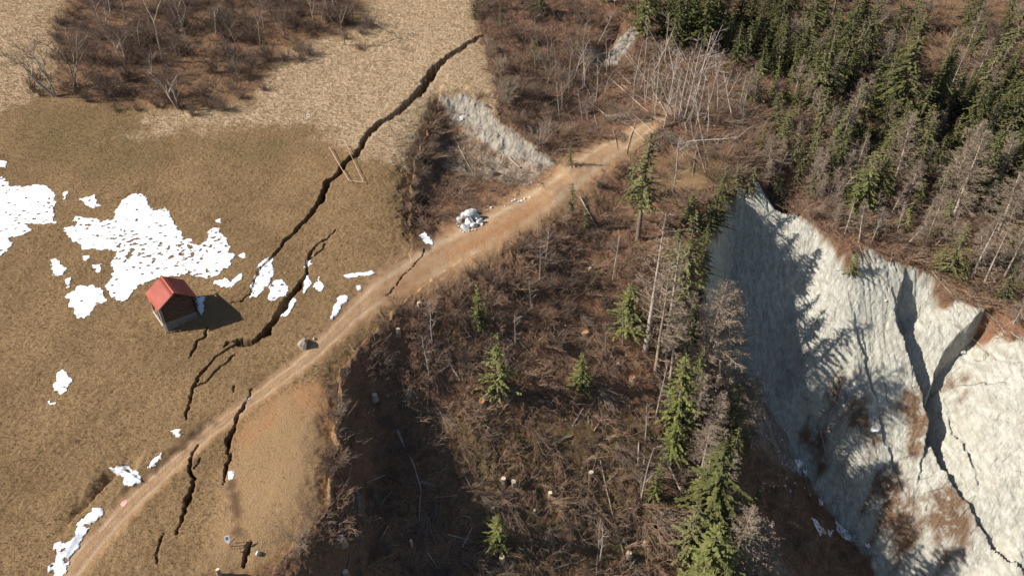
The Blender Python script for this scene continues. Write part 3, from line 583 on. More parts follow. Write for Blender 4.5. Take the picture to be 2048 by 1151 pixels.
# leafless larches and grey trees
LA = lambda: random.choice(['larch0','larch1','larch2','larch3'])
stand([(1408,480,400,'spruce3',1.),(1402,525,440,'spruce1',.9),(1398,565,470,'spruce3',.9),(1432,440,360,'spruce1',1.),(1466,392,325,'olive2',1.3),(1396,610,530,'spruce2',.9),(1500,388,330,'olive2',1.2),(1440,405,320,'olive0',1.2)],'spruce','tree','dark conifer on the very rim of the shaded upper cliff, %s from the left','conifers on the rim of the shaded cliff')
stand([(1398,765,566,'larch2',1.05,.03,'tall fuzzy grey leafless larch with its top against the shaded cliff'),(1432,775,588,'larch0',.95),(1366,705,588,'larch1'),(1340,760,610,'larch3'),(1290,700,425,'sparse0',1.1,.05,'tall slender bare trunk with short side twigs left of the ridge'),(1310,745,520,'sparse1'),(1330,690,480,'sparse2'),(1415,895,782,'larch0'),(1400,960,850,'larch2'),(1450,1180,1018,'larch1',1.1),(1512,1172,1052,'larch0',1.2),(1498,850,755,'larch2',1.1),(1380,860,740,'larch1'),(1440,1000,900,'larch3'),(1425,700,610,'larch3'),(1475,820,745,'larch0',1.2),(1500,895,830,'larch1',1.2)],
  'leafless_larch', 'tree', 'grey brown leafless larch on the narrow ridge, %s from the left', 'leafless larches along the ridge')
stand([(1722,228,148,'larch3'),(1784,380,222,'larch0',1.1),(1842,310,222,'larch2'),(1885,410,236,'larch1',1.2),(1908,430,258,'larch2'),(1990,480,348,'larch0',1.2),(1850,490,378,'larch0'),(1604,110,18,'tree2'),(1720,95,10,'tree2'),(1735,80,0,'tree2'),(2015,450,360,'larch1'),(1940,560,440,'sparse1'),(1965,575,450,'sparse2'),(2005,560,430,'larch3'),(1865,420,330,'sparse1'),(1690,300,180,'sparse0'),(1810,420,320,'larch3'),(2030,560,470,'larch2'),(1590,190,110,'larch3'),(1660,180,100,'larch1'),(1760,160,60,'larch2'),(1930,110,20,'larch3'),(1820,90,20,'sparse1'),(1480,210,140,'sparse0'),(1500,200,120,'sparse2'),(1930,190,120,'sparse0')],
  'leafless_larch', 'tree', 'grey leafless larch in the right forest, %s from the left', 'leafless larches in the right forest')
# bare broadleaved trees in the thicket on the meadow
stand([(108,194,58,'tree1',1.2,-.25,'bare multi-stemmed tree standing alone at the left end of the thicket'),(150,178,40,'tree1',1,.0),(325,122,-20,'tree0',1.1),(300,60,-50,'tree0'),(378,85,10,'tree0'),(432,68,-10,'tree2',.9,.1),(478,155,95,'tree2',.8,-.1),(355,218,118,'tree1',1.3,0,'round bushy bare tree at the lower edge of the thicket'),(250,130,40,'tree1'),(520,90,10,'tree0'),(570,70,-10,'tree1'),(630,60,-20,'tree0'),(690,90,0,'tree0'),(210,60,-30,'tree1'),(660,30,-60,'tree1')],
  'bare_tree', 'tree', 'dark leafless broadleaved tree in the thicket on the meadow, %s from the left', 'leafless trees of the upper left thicket')
# bleached dead trunks beyond the end of the track
PO = lambda: random.choice(['pole0','pole1','pole2','pole3'])
stand([(1102,165,105,PO()),(1100,128,66,PO()),(1138,190,108,PO()),(1165,178,78,PO()),(1177,152,90,'pole2'),(1192,205,110,PO()),(1268,172,82,'pole2',1,.12),(1266,215,140,PO()),(1291,208,120,PO()),(1310,180,110,PO(),1,-.2),(1331,240,100,'pole1',1.1),(1349,246,132,'pole0'),(1358,235,110,'pole1'),(1368,240,90,'pole1',1,.1),(1378,250,62,'pole1',1,.15),(1398,150,40,'pole0',1,.3),(1385,200,80,'pole1',1,.2),(1346,388,268,'pole1'),(1410,240,120,'pole3',1,.1),(1440,220,135,'pole0',1,.35),(1425,180,95,'pole1',1,.15),(1320,225,150,'pole3'),(1120,240,160,'pole3',1,-.15),(1180,255,190,'pole3',1,-.25),(1165,240,170,'pole1',1,-.2),(1338,215,95,'pole0'),(1390,262,150,'pole1'),(1370,200,60,'pole3',1,.12)],
  'dead_tree', 'dead tree', 'thin bleached dead trunk beyond the end of the track, %s from the left', 'bleached dead trunks beyond the end of the track')
stand([(865,690,600,'pole1'),(860,760,665,'pole3'),(1062,620,560,'pole3'),(1030,690,625,'pole1'),(1080,560,480,'pole0'),(1090,540,455,'pole1'),(1210,700,640,'pole3'),(1282,1000,890,'pole2'),(1200,1120,1040,'pole0'),(1245,690,600,'pole3'),(1290,880,800,'pole3'),(1312,830,720,'pole1'),(1075,470,400,'pole3'),(1225,560,470,'pole1'),(1315,640,520,'pole1')],
  'dead_tree', 'dead tree', 'thin standing dead stem on the brown clearing, %s from the left', 'dead stems standing on the clearing')

def fill(P, n, gap, h, kinds, name, label, group, w=(.9, 1.2), lean=.03):
    pts = in_poly(P, n, gap); px = [float(proj(np.array(q))[0]) for q in pts]
    for i, q in enumerate([pts[j] for j in np.argsort(px)]):
        o = spawn(random.choice(kinds), name, q, random.uniform(*h), random.random()*6.28, (random.gauss(0, lean), random.gauss(0, lean)), random.uniform(*w))
        tag(o, label % ordn(i), name.replace('_', ' ') if name == 'dead_tree' else 'tree', group)
FR = [(1470,110),(1700,120),(1800,200),(2046,120),(2046,520),(1900,430),(1700,400),(1640,300),(1560,200)]
fill(FR, 66, 2.4, (6, 14), ['spruce0','spruce1','spruce2','spruce3','olive0','olive1'], 'spruce', 'smaller green conifer filling the right forest, %s from the left', 'smaller conifers filling the right forest', (1.1, 1.5))
fill([(1450,-40),(1640,-40),(1720,60),(2046,60),(2046,330),(1850,300),(1640,230),(1480,130)], 44, 3.0, (10, 17), ['spruce0','spruce1','spruce2','spruce3','olive1'], 'spruce', 'tall spruce among the dense trees of the right forest, %s from the left', 'tall spruces of the right forest', (1.0, 1.35))
fill([(1480,195),(1600,190),(1720,300),(1730,450),(1640,440),(1530,355)], 34, 1.9, (4, 9), ['olive0','olive1','larch0','larch3','young2','olive2','larch1'], 'mixed_conifer', 'mid sized conifer between the knoll and the right forest, %s from the left', 'conifers between the knoll and the right forest', (1.0, 1.4))
fill([(2060,40),(2300,40),(2300,640),(2060,600)], 20, 4.0, (9, 16), ['spruce0','spruce1','spruce2','larch0','larch1'], 'spruce', 'conifer of the right forest beyond the right edge of the photo, %s from the left', 'conifers beyond the right edge')
fill(FR, 40, 2.4, (6, 12), ['larch0','larch1','larch2','larch3','sparse0'], 'leafless_larch', 'smaller grey leafless larch filling the right forest, %s from the left', 'smaller larches filling the right forest', (1., 1.3))
fill([(1500,230),(1620,200),(1720,330),(1860,420),(2046,520),(2046,640),(1900,560),(1740,480),(1560,380)], 24, 2.2, (3, 7.5), ['olive0','olive1','olive2','young2','spruce3'], 'spruce', 'low olive conifer near the cliff rim, %s from the left', 'low conifers near the cliff rim', (1.1, 1.5))
fill([(130,185),(150,40),(190,-40),(730,-40),(690,60),(560,95),(480,180),(300,205)], 26, 3, (4, 8.5), ['tree0','tree1','tree0'], 'bare_tree', 'smaller dark bare tree inside the thicket on the meadow, %s from the left', 'smaller bare trees in the thicket')
fill([(1700,-40),(2046,-40),(2046,110),(1800,130)], 14, 4, (5, 9), ['larch3','tree2','sparse1','larch0'], 'leafless_larch', 'pale leafless tree on the open hillside at the top right, %s from the left', 'pale trees on the top right hillside')
fill([(1280,130),(1420,90),(1500,200),(1480,290),(1330,300),(1260,220)], 48, 1.0, (4, 11), ['pole0','pole1','pole2','pole3','pole1'], 'dead_tree', 'pale dead stem in the tangle on the knoll, %s from the left', 'pale dead stems on the knoll', (.9, 1.3), .55)
fill([(1050,80),(1200,60),(1260,200),(1180,270),(1080,200)], 22, 1.6, (4, 9), ['pole3','pole0','tree0','pole1'], 'dead_tree', 'thin dead stem in the scrub right of the fissure, %s from the left', 'thin dead stems in the scrub', (.9, 1.3), .2)
fill([(1500,380),(1640,300),(1720,420),(1850,440),(2046,540),(2046,660),(1920,570),(1830,510),(1690,480),(1600,400)], 44, 1.6, (3.5, 8), ['pole3','larch0','larch3','sparse0','pole1'], 'dead_tree', 'grey leaning dead tree close above the cliff rim, %s from the left', 'grey dead trees above the cliff rim', (1., 1.4), .2)
# ---------------------------------------------------------------- shrubs: scattered one by one
def shrubs(P, n, gap, h, kinds, label, group, name='bare_shrub', cat='shrub', flat=False, holes=()):
    for q in in_poly(P, n, gap, holes):
        k_ = random.choice(kinds); H = random.uniform(*h)
        if flat:
            e = .6; sl_ = Vector((-(z_at(q[0]+e, q[1])-z_at(q[0]-e, q[1]))/(2*e), -(z_at(q[0], q[1]+e)-z_at(q[0], q[1]-e))/(2*e), 1)).normalized()
            o = spawn(k_, name, q, H, 0, sink=.05)
            dn = Vector((sl_.x, sl_.y, 0)).normalized() if (abs(sl_.x)+abs(sl_.y)) > .02 else Vector((1, 0, 0)); an = random.gauss(0, .9)
            dn = Matrix.Rotation(an, 3, 'Z') @ dn; xa = (dn-sl_*dn.dot(sl_)).normalized(); ya = sl_.cross(xa)
            o.rotation_euler = Matrix((xa, ya, sl_)).transposed().to_euler()
        else: o = spawn(k_, name, q, H, random.random()*6.28, (random.gauss(0,.08), random.gauss(0,.08)), random.uniform(.8, 1.25))
        tag(o, label, cat, group)
B = ['shrub0','shrub1','shrub2','shrub3']
shrubs([(120,185),(150,60),(190,-30),(730,-30),(690,60),(570,95),(500,160),(430,205),(280,205)], 58, 2.6, (3.0,5.4), ['shrub1','shrub3'], 'dark leafless bush in the thicket on the upper left meadow', 'bushes of the upper left thicket')
shrubs([(945,-20),(1180,-20),(1170,100),(1190,160),(1180,260),(1140,290),(1090,315),(1000,225),(985,150),(962,80)], 46, 2.2, (2.8,5.0), B+['shrub4'], 'brown leafless bush in the scrub between the fissure and the track end', 'bushes between the fissure and the track end')
shrubs([(700,700),(850,575),(1040,500),(1140,420),(1250,320),(1330,300),(1390,420),(1390,560),(1300,660),(1200,780),(1050,800),(800,760)], 62, 2.2, (1.8,3.6), B, 'brown leafless bush on the slope just below the track', 'bushes on the slope below the track')
shrubs([(660,880),(720,790),(1000,800),(1380,700),(1390,1149),(600,1149)], 34, 3.0, (1.0,2.4), ['shrub1','shrub2','shrub4'], 'leafless bush on the lower part of the clearing', 'bushes on the lower clearing')
shrubs([(1310,290),(1420,210),(1560,215),(1640,300),(1700,420),(1620,440),(1500,380),(1420,380)], 30, 2.2, (2.2,4.2), B+['shrub4'], 'leafless bush on the knoll at the top of the cliff', 'bushes on the knoll above the cliff')
shrubs([(1450,-20),(2046,-20),(2046,110),(1880,150),(1700,200),(1560,130)], 48, 3.0, (3.0,5.6), B+['shrub4','shrub0'], 'brown leafless bush on the open hillside at the top right', 'bushes on the top right hillside')
shrubs([(1700,440),(1850,420),(2046,520),(2046,700),(1950,600),(1850,525),(1740,490)], 18, 2.2, (1.4,2.8), B, 'leafless bush along the upper rim of the cliff', 'bushes along the cliff rim')
shrubs([(862,200),(842,240),(822,300),(806,380),(806,470),(850,470),(846,380),(868,280),(880,215)], 16, 1.2, (1.0,2.2), ['shrub1','shrub3','shrub0'], 'small dark bush on the broken left bank of the hollow', 'bushes on the left bank of the hollow')
shrubs([(668,760),(690,745),(690,900),(668,1000),(600,1100),(560,1130),(640,1020),(660,900)], 16, 1.4, (1.0,2.4), ['shrub1','shrub4','shrub2'], 'low bush along the edge of the grass terrace', 'bushes along the terrace edge')
shrubs([(60,190),(120,40),(170,-30),(120,100),(130,195),(290,212),(430,215),(520,165),(575,105),(700,75),(765,10),(740,95),(590,130),(520,205),(400,235),(260,228)], 26, 2.0, (1.6,3.6), ['shrub1','shrub3'], 'small dark bush at the ragged edge of the upper left thicket', 'bushes at the thicket edge')
HOLE = [(700,760),(640,1000),(560,1149),(1000,1149),(760,900)]
shrubs([(720,770),(880,620),(1080,560),(1240,640),(1390,700),(1390,1149),(660,1149)], 60, 2.0, (3.,5.5), ['slash0','slash1','slash2','slash3'], 'fan of felled thin branches lying on the brown clearing', 'felled branch fans on the clearing', 'felled_branches', 'branches', True)
shrubs([(1100,120),(1330,60),(1450,120),(1520,230),(1400,330),(1240,270),(1160,240)], 40, 1.7, (3.,5.5), ['slash0','slash2','slash2','slash1'], 'tangle of fallen thin branches beyond the end of the track', 'fallen branches beyond the track end', 'felled_branches', 'branches', True)
shrubs([(840,260),(900,340),(1060,350),(960,410),(840,450)], 12, 2., (2.5,4.), ['slash0','slash2','slash3'], 'fan of fallen branches in the hollow above the track', 'fallen branches in the hollow', 'felled_branches', 'branches', True)

# ---------------------------------------------------------------- ground cover nobody could count
def scatter_world(M, n):
    w = (M[:-1,:-1]*kc*((pxx > -120) & (pxx < PW+230) & (pyy > -60) & (pyy < PH+60))[:-1,:-1]*np.outer(np.diff(YS), np.diff(XS))).ravel(); w = np.cumsum(w); tot = w[-1]
    i = np.searchsorted(w, rng.random(n)*tot); j, i = np.divmod(i, nx-1); i = np.clip(i, 0, nx-2); j = np.clip(j, 0, len(YS)-2)
    x = XS[i]+rng.random(n)*(XS[i+1]-XS[i]); y = YS[j]+rng.random(n)*(YS[j+1]-YS[j]); return np.stack([x, y, z_at(x, y)], -1)
def tufts(name, M, n, blades, h, mat, wind, label):
    P = scatter_world(M, n); P = np.repeat(P, blades, 0); N = len(P); P[:, :2] += rng.normal(size=(N, 2))*.07
    hh = rng.uniform(*h, N)*np.repeat(.6+.8*rng.random(n), blades); d = np.stack([rng.normal(size=N)*.55+wind[0], rng.normal(size=N)*.55+wind[1], np.ones(N)], -1); d /= np.linalg.norm(d, axis=1, keepdims=True)
    an = rng.random(N)*6.28; s = np.stack([np.cos(an), np.sin(an), np.zeros(N)], -1)*(.016+.022*rng.random(N))[:, None]
    P[:, 2] -= .03
    V = np.stack([P-s, P+s, P+d*hh[:, None]], 1); me = npmesh(name, V.reshape(-1,3), [np.arange(3*N).reshape(-1,3)], [mat]); set_tone(me, np.clip(rng.normal(.5, .27, N), 0, 1))
    tag(link(name, me), label, 'grass', kind='stuff')
nocr = 1-np.clip(mCRK*1.4, 0, 1)
tufts('tall_dry_grass', np.clip(mSTRAW, 0, 1)*(1-mTHICK)*nocr*(1-mCLAY)*mMEAD, 42000, 4, (.25,.6), STRAW, (.25,-.5), 'tall pale dry grass on the upper meadow')
tufts('short_dry_grass', mead*(1-mSTRAW)*nocr*(1-.9*mBARE)*(1-mDIRT), 110000, 3, (.08,.24), TURF, (.1,-.2), 'short brown winter turf on the lower meadow')
tufts('dead_grass', mLIT*(1-mPATH)*nocr, 34000, 4, (.2,.55), DEADG, (.1,-.5), 'dead grass over the forest slope')
def litter(name, M, n, L, rad, mat, label):
    P = scatter_world(M, n); an = rng.random(n)*6.28; l = rng.uniform(*L, n)*(.5+rng.random(n)); e = np.stack([np.cos(an), np.sin(an)], -1)*l[:, None]*.5
    a = P[:, :2]-e; b = P[:, :2]+e; za, zb = z_at(a[:,0], a[:,1]), z_at(b[:,0], b[:,1]); up = rng.random(n)*.22+.03
    V, F = tubes(np.c_[a, za+up], np.c_[b, zb+up*rng.random(n)*1.6], rng.uniform(*rad, n), rng.uniform(*rad, n)*.5)
    tag(link(name, npmesh(name, V, [F], [mat])), label, 'twigs', kind='stuff')
litter('twig_litter', mLIT*(1-mTHICK)*(1-mPATH), 26000, (.4,1.6), (.010,.026), TWIG_BROWN, 'brown twigs strewn over the forest slope')
litter('branch_litter', mLIT*(1-mTHICK)*(1-mPATH), 5000, (.8,2.8), (.014,.035), TWIG_GREY, 'grey broken branches strewn over the forest slope')
litter('cliff_debris', np.clip(mBRN, 0, 1)+.03*mCLIFF, 2600, (.5,2.4), (.012,.035), TWIG_DARK, 'dark twigs and roots caught on the cliff')
def brush(name, M, n, h, mat, seed, label):
    r = np.random.default_rng(seed); C = []
    for s in range(11):
        an = r.random()*6.283; p = np.array([r.normal()*.2, r.normal()*.2, -.05]); pts = walk(r, p, (math.cos(an)*1.1, math.sin(an)*1.1, 1), .6+.6*r.random(), 3, .016, .009, .2, -.08, C)
        for _ in range(4): i = r.integers(1, 4); C.append((pts[i], pts[i]+(unit(pts[i]-pts[i-1])+rv(r)*.8)*.3, .009, .006))
    S_ = np.array([[*a, *b, q, w] for a, b, q, w in C]); V, F = tubes(S_[:, :3], S_[:, 3:6], S_[:, 6], S_[:, 7])
    P = scatter_world(M, n); an = rng.random(n)*6.28; sc = rng.uniform(*h, n)
    c, s = np.cos(an)[:, None], np.sin(an)[:, None]
    VV = np.stack([(V[None,:,0]*c-V[None,:,1]*s)*sc[:, None], (V[None,:,0]*s+V[None,:,1]*c)*sc[:, None], V[None,:,2]*sc[:, None]], -1)+P[:, None]
    FF = (F[None]+(np.arange(n)*len(V))[:, None, None]).reshape(-1, 4)
    tag(link(name, npmesh(name, VV.reshape(-1, 3), [FF], [mat])), label, 'undergrowth', kind='stuff')
pn = fbm(X*.13, Y*.13, 3, 60)
brush('rim_undergrowth', mask([[(1480,230),(1620,200),(1720,330),(1860,420),(2046,520),(2046,660),(1900,570),(1740,480),(1640,440),(1480,350)]], 2, 2, .3, 19)*(1-mCLAY), 900, (1.2,3.0), TWIG_BROWN, 7, 'brown leafless scrub between the forest and the cliff rim')
brush('undergrowth', mLIT*(1-mPATH)*sst(-.12, .3, pn)*(1-.5*mTHICK), 4800, (.8,2.4), TWIG_BROWN, 5, 'low brown leafless scrub covering the forest floor')
brush('dark_undergrowth', mLIT*(1-mPATH)*sst(.25, -.3, pn)+.25*mBRN+.7*mTHICK, 2800, (.7,2.2), TWIG_DARK, 6, 'low dark leafless scrub covering the forest floor')

# ---------------------------------------------------------------- hay barn on the meadow
def bmat(name, a, b, sc=3., st=None, rough=.85, bump=0):
    g = NT(name, rough); n = g.noise(sc, 4, .65, g.pos(True), st)
    if bump: g.bump(n, bump, .05)
    return g.col(g.mix(g.rmp(n, .3, .7), a, b))
TIN = bmat('red_painted_tin', (.33,.075,.05), (.43,.12,.085), 1.2, ((1,.25,1),(0,0,0)), .55)
LOGW = bmat('dark_weathered_logs', (.035,.020,.014), (.17,.105,.075), 2.5, ((.5,.5,4),(0,0,0)), .9)
STONE = bmat('barn_stone', (.09,.08,.07), (.25,.225,.195), 3.5, None, .9, .5)
BOARD = bmat('pale_boards', (.42,.36,.29), (.62,.56,.48), 4)
HX, HY, HA = -45.9, 78.2, .687
hz = float(z_at(HX, HY)); barn = empty('hay_barn', (HX, HY, hz), (0, 0, HA))
tag(barn, 'small log hay barn with red corrugated roof and stone footing on the meadow', 'barn')
HW, HL, ZE, ZR = 4.94, 4.79, 3.5, 5.2
def boxes(name, bl, mat, parent):
    bm_v, bm_f = [], []
    for (x0,y0,z0,x1,y1,z1) in bl:
        b = len(bm_v); bm_v += [(x0,y0,z0),(x1,y0,z0),(x1,y1,z0),(x0,y1,z0),(x0,y0,z1),(x1,y0,z1),(x1,y1,z1),(x0,y1,z1)]
        bm_f += [[b+i for i in f] for f in ((0,3,2,1),(4,5,6,7),(0,1,5,4),(1,2,6,5),(2,3,7,6),(3,0,4,7))]
    return link(name, npmesh(name, bm_v, [bm_f], [mat]), parent)
wx, wy, zf = HW/2-.42, HL/2-.32, .75
# stone footing: rough blocks
fb = []; r_ = np.random.default_rng(1)
for lay in range(4):
    z0 = -1.2+lay*.5; 
    for side in range(4):
        L_ = wx if side % 2 == 0 else wy; t = -L_
        while t < L_-.05:
            w_ = min(L_-t, .4+.4*r_.random()); e = .03*r_.random(); o_ = (wy if side % 2 == 0 else wx)+e
            if side == 0: fb.append((t, -o_, z0, t+w_-.02, -o_+.3, z0+.48))
            if side == 2: fb.append((t, o_-.3, z0, t+w_-.02, o_, z0+.48))
            if side == 1: fb.append((o_-.3, t, z0+.002, o_, t+w_-.02, z0+.478))
            if side == 3: fb.append((-o_, t, z0+.002, -o_+.3, t+w_-.02, z0+.478))
            t += w_
boxes('stone_footing', fb, STONE, barn)
def logwall(name, rows): V, F = tubes([a for a, b, r in rows], [b for a, b, r in rows], [r for *_, r in rows], [r*.93 for *_, r in rows], 8); return link(name, npmesh(name, V, [F], [LOGW], smooth=True), barn)
rl = .125; NR = 13
def gw(z): return wx if z < ZE-.25 else max(.12, wx*(ZR-.12-z)/(ZR-ZE+.13))
for yy in (-wy, wy):
    rows = []
    for i in range(22):
        z = zf+.13+i*.205
        if z > ZR-.32: break
        w = gw(z)+(.22 if z < ZE-.25 else 0); j = r_.normal()*.012
        rows.append(((-w-.05*r_.random(), yy+j, z), (w+.05*r_.random(), yy+j, z), .113))
    logwall('gable_wall', rows)
for xx in (-wx, wx):
    rows = []
    for i in range(12):
        z = zf+.23+i*.205
        if z > ZE-.1: break
        rows.append(((xx+r_.normal()*.012, -wy-.24, z), (xx, wy+.24, z), .11))
    logwall('side_wall', rows)
for yv in (-wy-.12, -.6, wy-.1):
    boxes('post', [(-wx-.34, yv-.07, -.7, -wx-.2, yv+.07, ZE-.05)], BOARD, barn)
boxes('corner_board', [(-wx-.13, -wy-.2, -.3, -wx+.02, -wy-.13, ZE-.3)], BOARD, barn)
boxes('sill_board', [(-wx-.42, -wy, .35, -wx-.3, wy, .62)], BOARD, barn)
def roof_panel(sgn):
    n = 15*8; u = np.linspace(-HL/2-.42, HL/2, n+1); vs = np.linspace(0, 1, 5); V = []
    for v in vs:
        for q in u:
            x = sgn*(v*(HW/2+.12)); z = ZR-(ZR-ZE+.08)*v; cz = .045*math.sin(q/ (HL+.42)*2*math.pi*17)
            V.append((x, q, z+cz))
    m = len(u); F = [[j*m+i, j*m+i+1, (j+1)*m+i+1, (j+1)*m+i] for j in range(4) for i in range(m-1)]
    if sgn > 0: F = [f[::-1] for f in F]
    o = link('roof_panel', npmesh('roof_panel', V, [F], [TIN], smooth=True), barn); s_ = o.modifiers.new('thick', 'SOLIDIFY'); s_.thickness = .025; s_.offset = -1
roof_panel(-1); roof_panel(1)
V = []
for q in (-HL/2-.44, HL/2+.02): V += [(-.16, q, ZR-.03), (0, q, ZR+.075), (.16, q, ZR-.03)]
rc = link('ridge_cap', npmesh('ridge_cap', V, [[[0,1,4,3],[1,2,5,4]]], [TIN]), barn); rc.modifiers.new('thick', 'SOLIDIFY').thickness = .02
for sg in (-1, 1):
    for yq in (-HL/2-.35, HL/2-.06):
        V, F = tubes([(sg*.05, yq, ZR-.16)], [(sg*(HW/2-.02), yq, ZE-.10)], [.06], [.06], 4); link('rafter', npmesh('rafter', V, [F], [BOARD if sg < 0 else LOGW]), barn)

# ---------------------------------------------------------------- snow
gs = NT('old_snow', .6); gs.b.inputs['Specular IOR Level'].default_value = .25; gs.bump(gs.noise(6, 3), .4, .06)
SNOW = gs.col(gs.mix(gs.n('ShaderNodeAttribute', attribute_name='tone').outputs['Fac'], (.50,.46,.42), gs.mix(gs.rmp(gs.noise(3.5, 4, .7), .62, .8), (.88,.89,.91), (.72,.70,.68))))
def snow(poly, label, holes=.3, rag=.55, thick=.06, name='snow_patch', res=.10, seed=0):
    P = polyw(poly); x = np.arange(P[:,0].min()-.8, P[:,0].max()+.8, res); y = np.arange(P[:,1].min()-.8, P[:,1].max()+.8, res)
    x, y = np.meshgrid(x, y); d = poly_sd(x, y, P); f = d + rag*fbm(x*.75, y*.75, 4, 70+seed)*1.6 + .26*fbm(x*2.6, y*2.6, 3, 75)
    hn = fbm(x*1.3, y*1.7, 3, 80+seed); big = fbm(x*.16, y*.16, 2, 83+seed)
    f = np.minimum(f, (holes*(.22+.6*big)*-1+.47-hn)*.8+.02)
    z = z_at(x, y)+np.clip(f*.55, -.04, thick)+.012*noise(x*2, y*2, 90)+.03
    q = f > -.03; k_ = q[:-1,:-1] & q[1:,:-1] & q[:-1,1:] & q[1:,1:]; i = np.arange(x.size).reshape(x.shape)
    F = np.stack([i[:-1,:-1], i[:-1,1:], i[1:,1:], i[1:,:-1]], -1)[k_]
    if not len(F): return
    u, inv = np.unique(F, return_inverse=True); V = np.stack([x, y, z], -1).reshape(-1,3)[u]
    me = npmesh(name, V, [inv.reshape(-1,4)], [SNOW], smooth=True); a = me.attributes.new('tone', 'FLOAT', 'POINT'); a.data.foreach_set('value', np.clip(f.ravel()[u]/.16, 0, 1).astype(np.float32))
    tag(link(name, me), label, 'snow patch', 'snow patches left on the meadow')
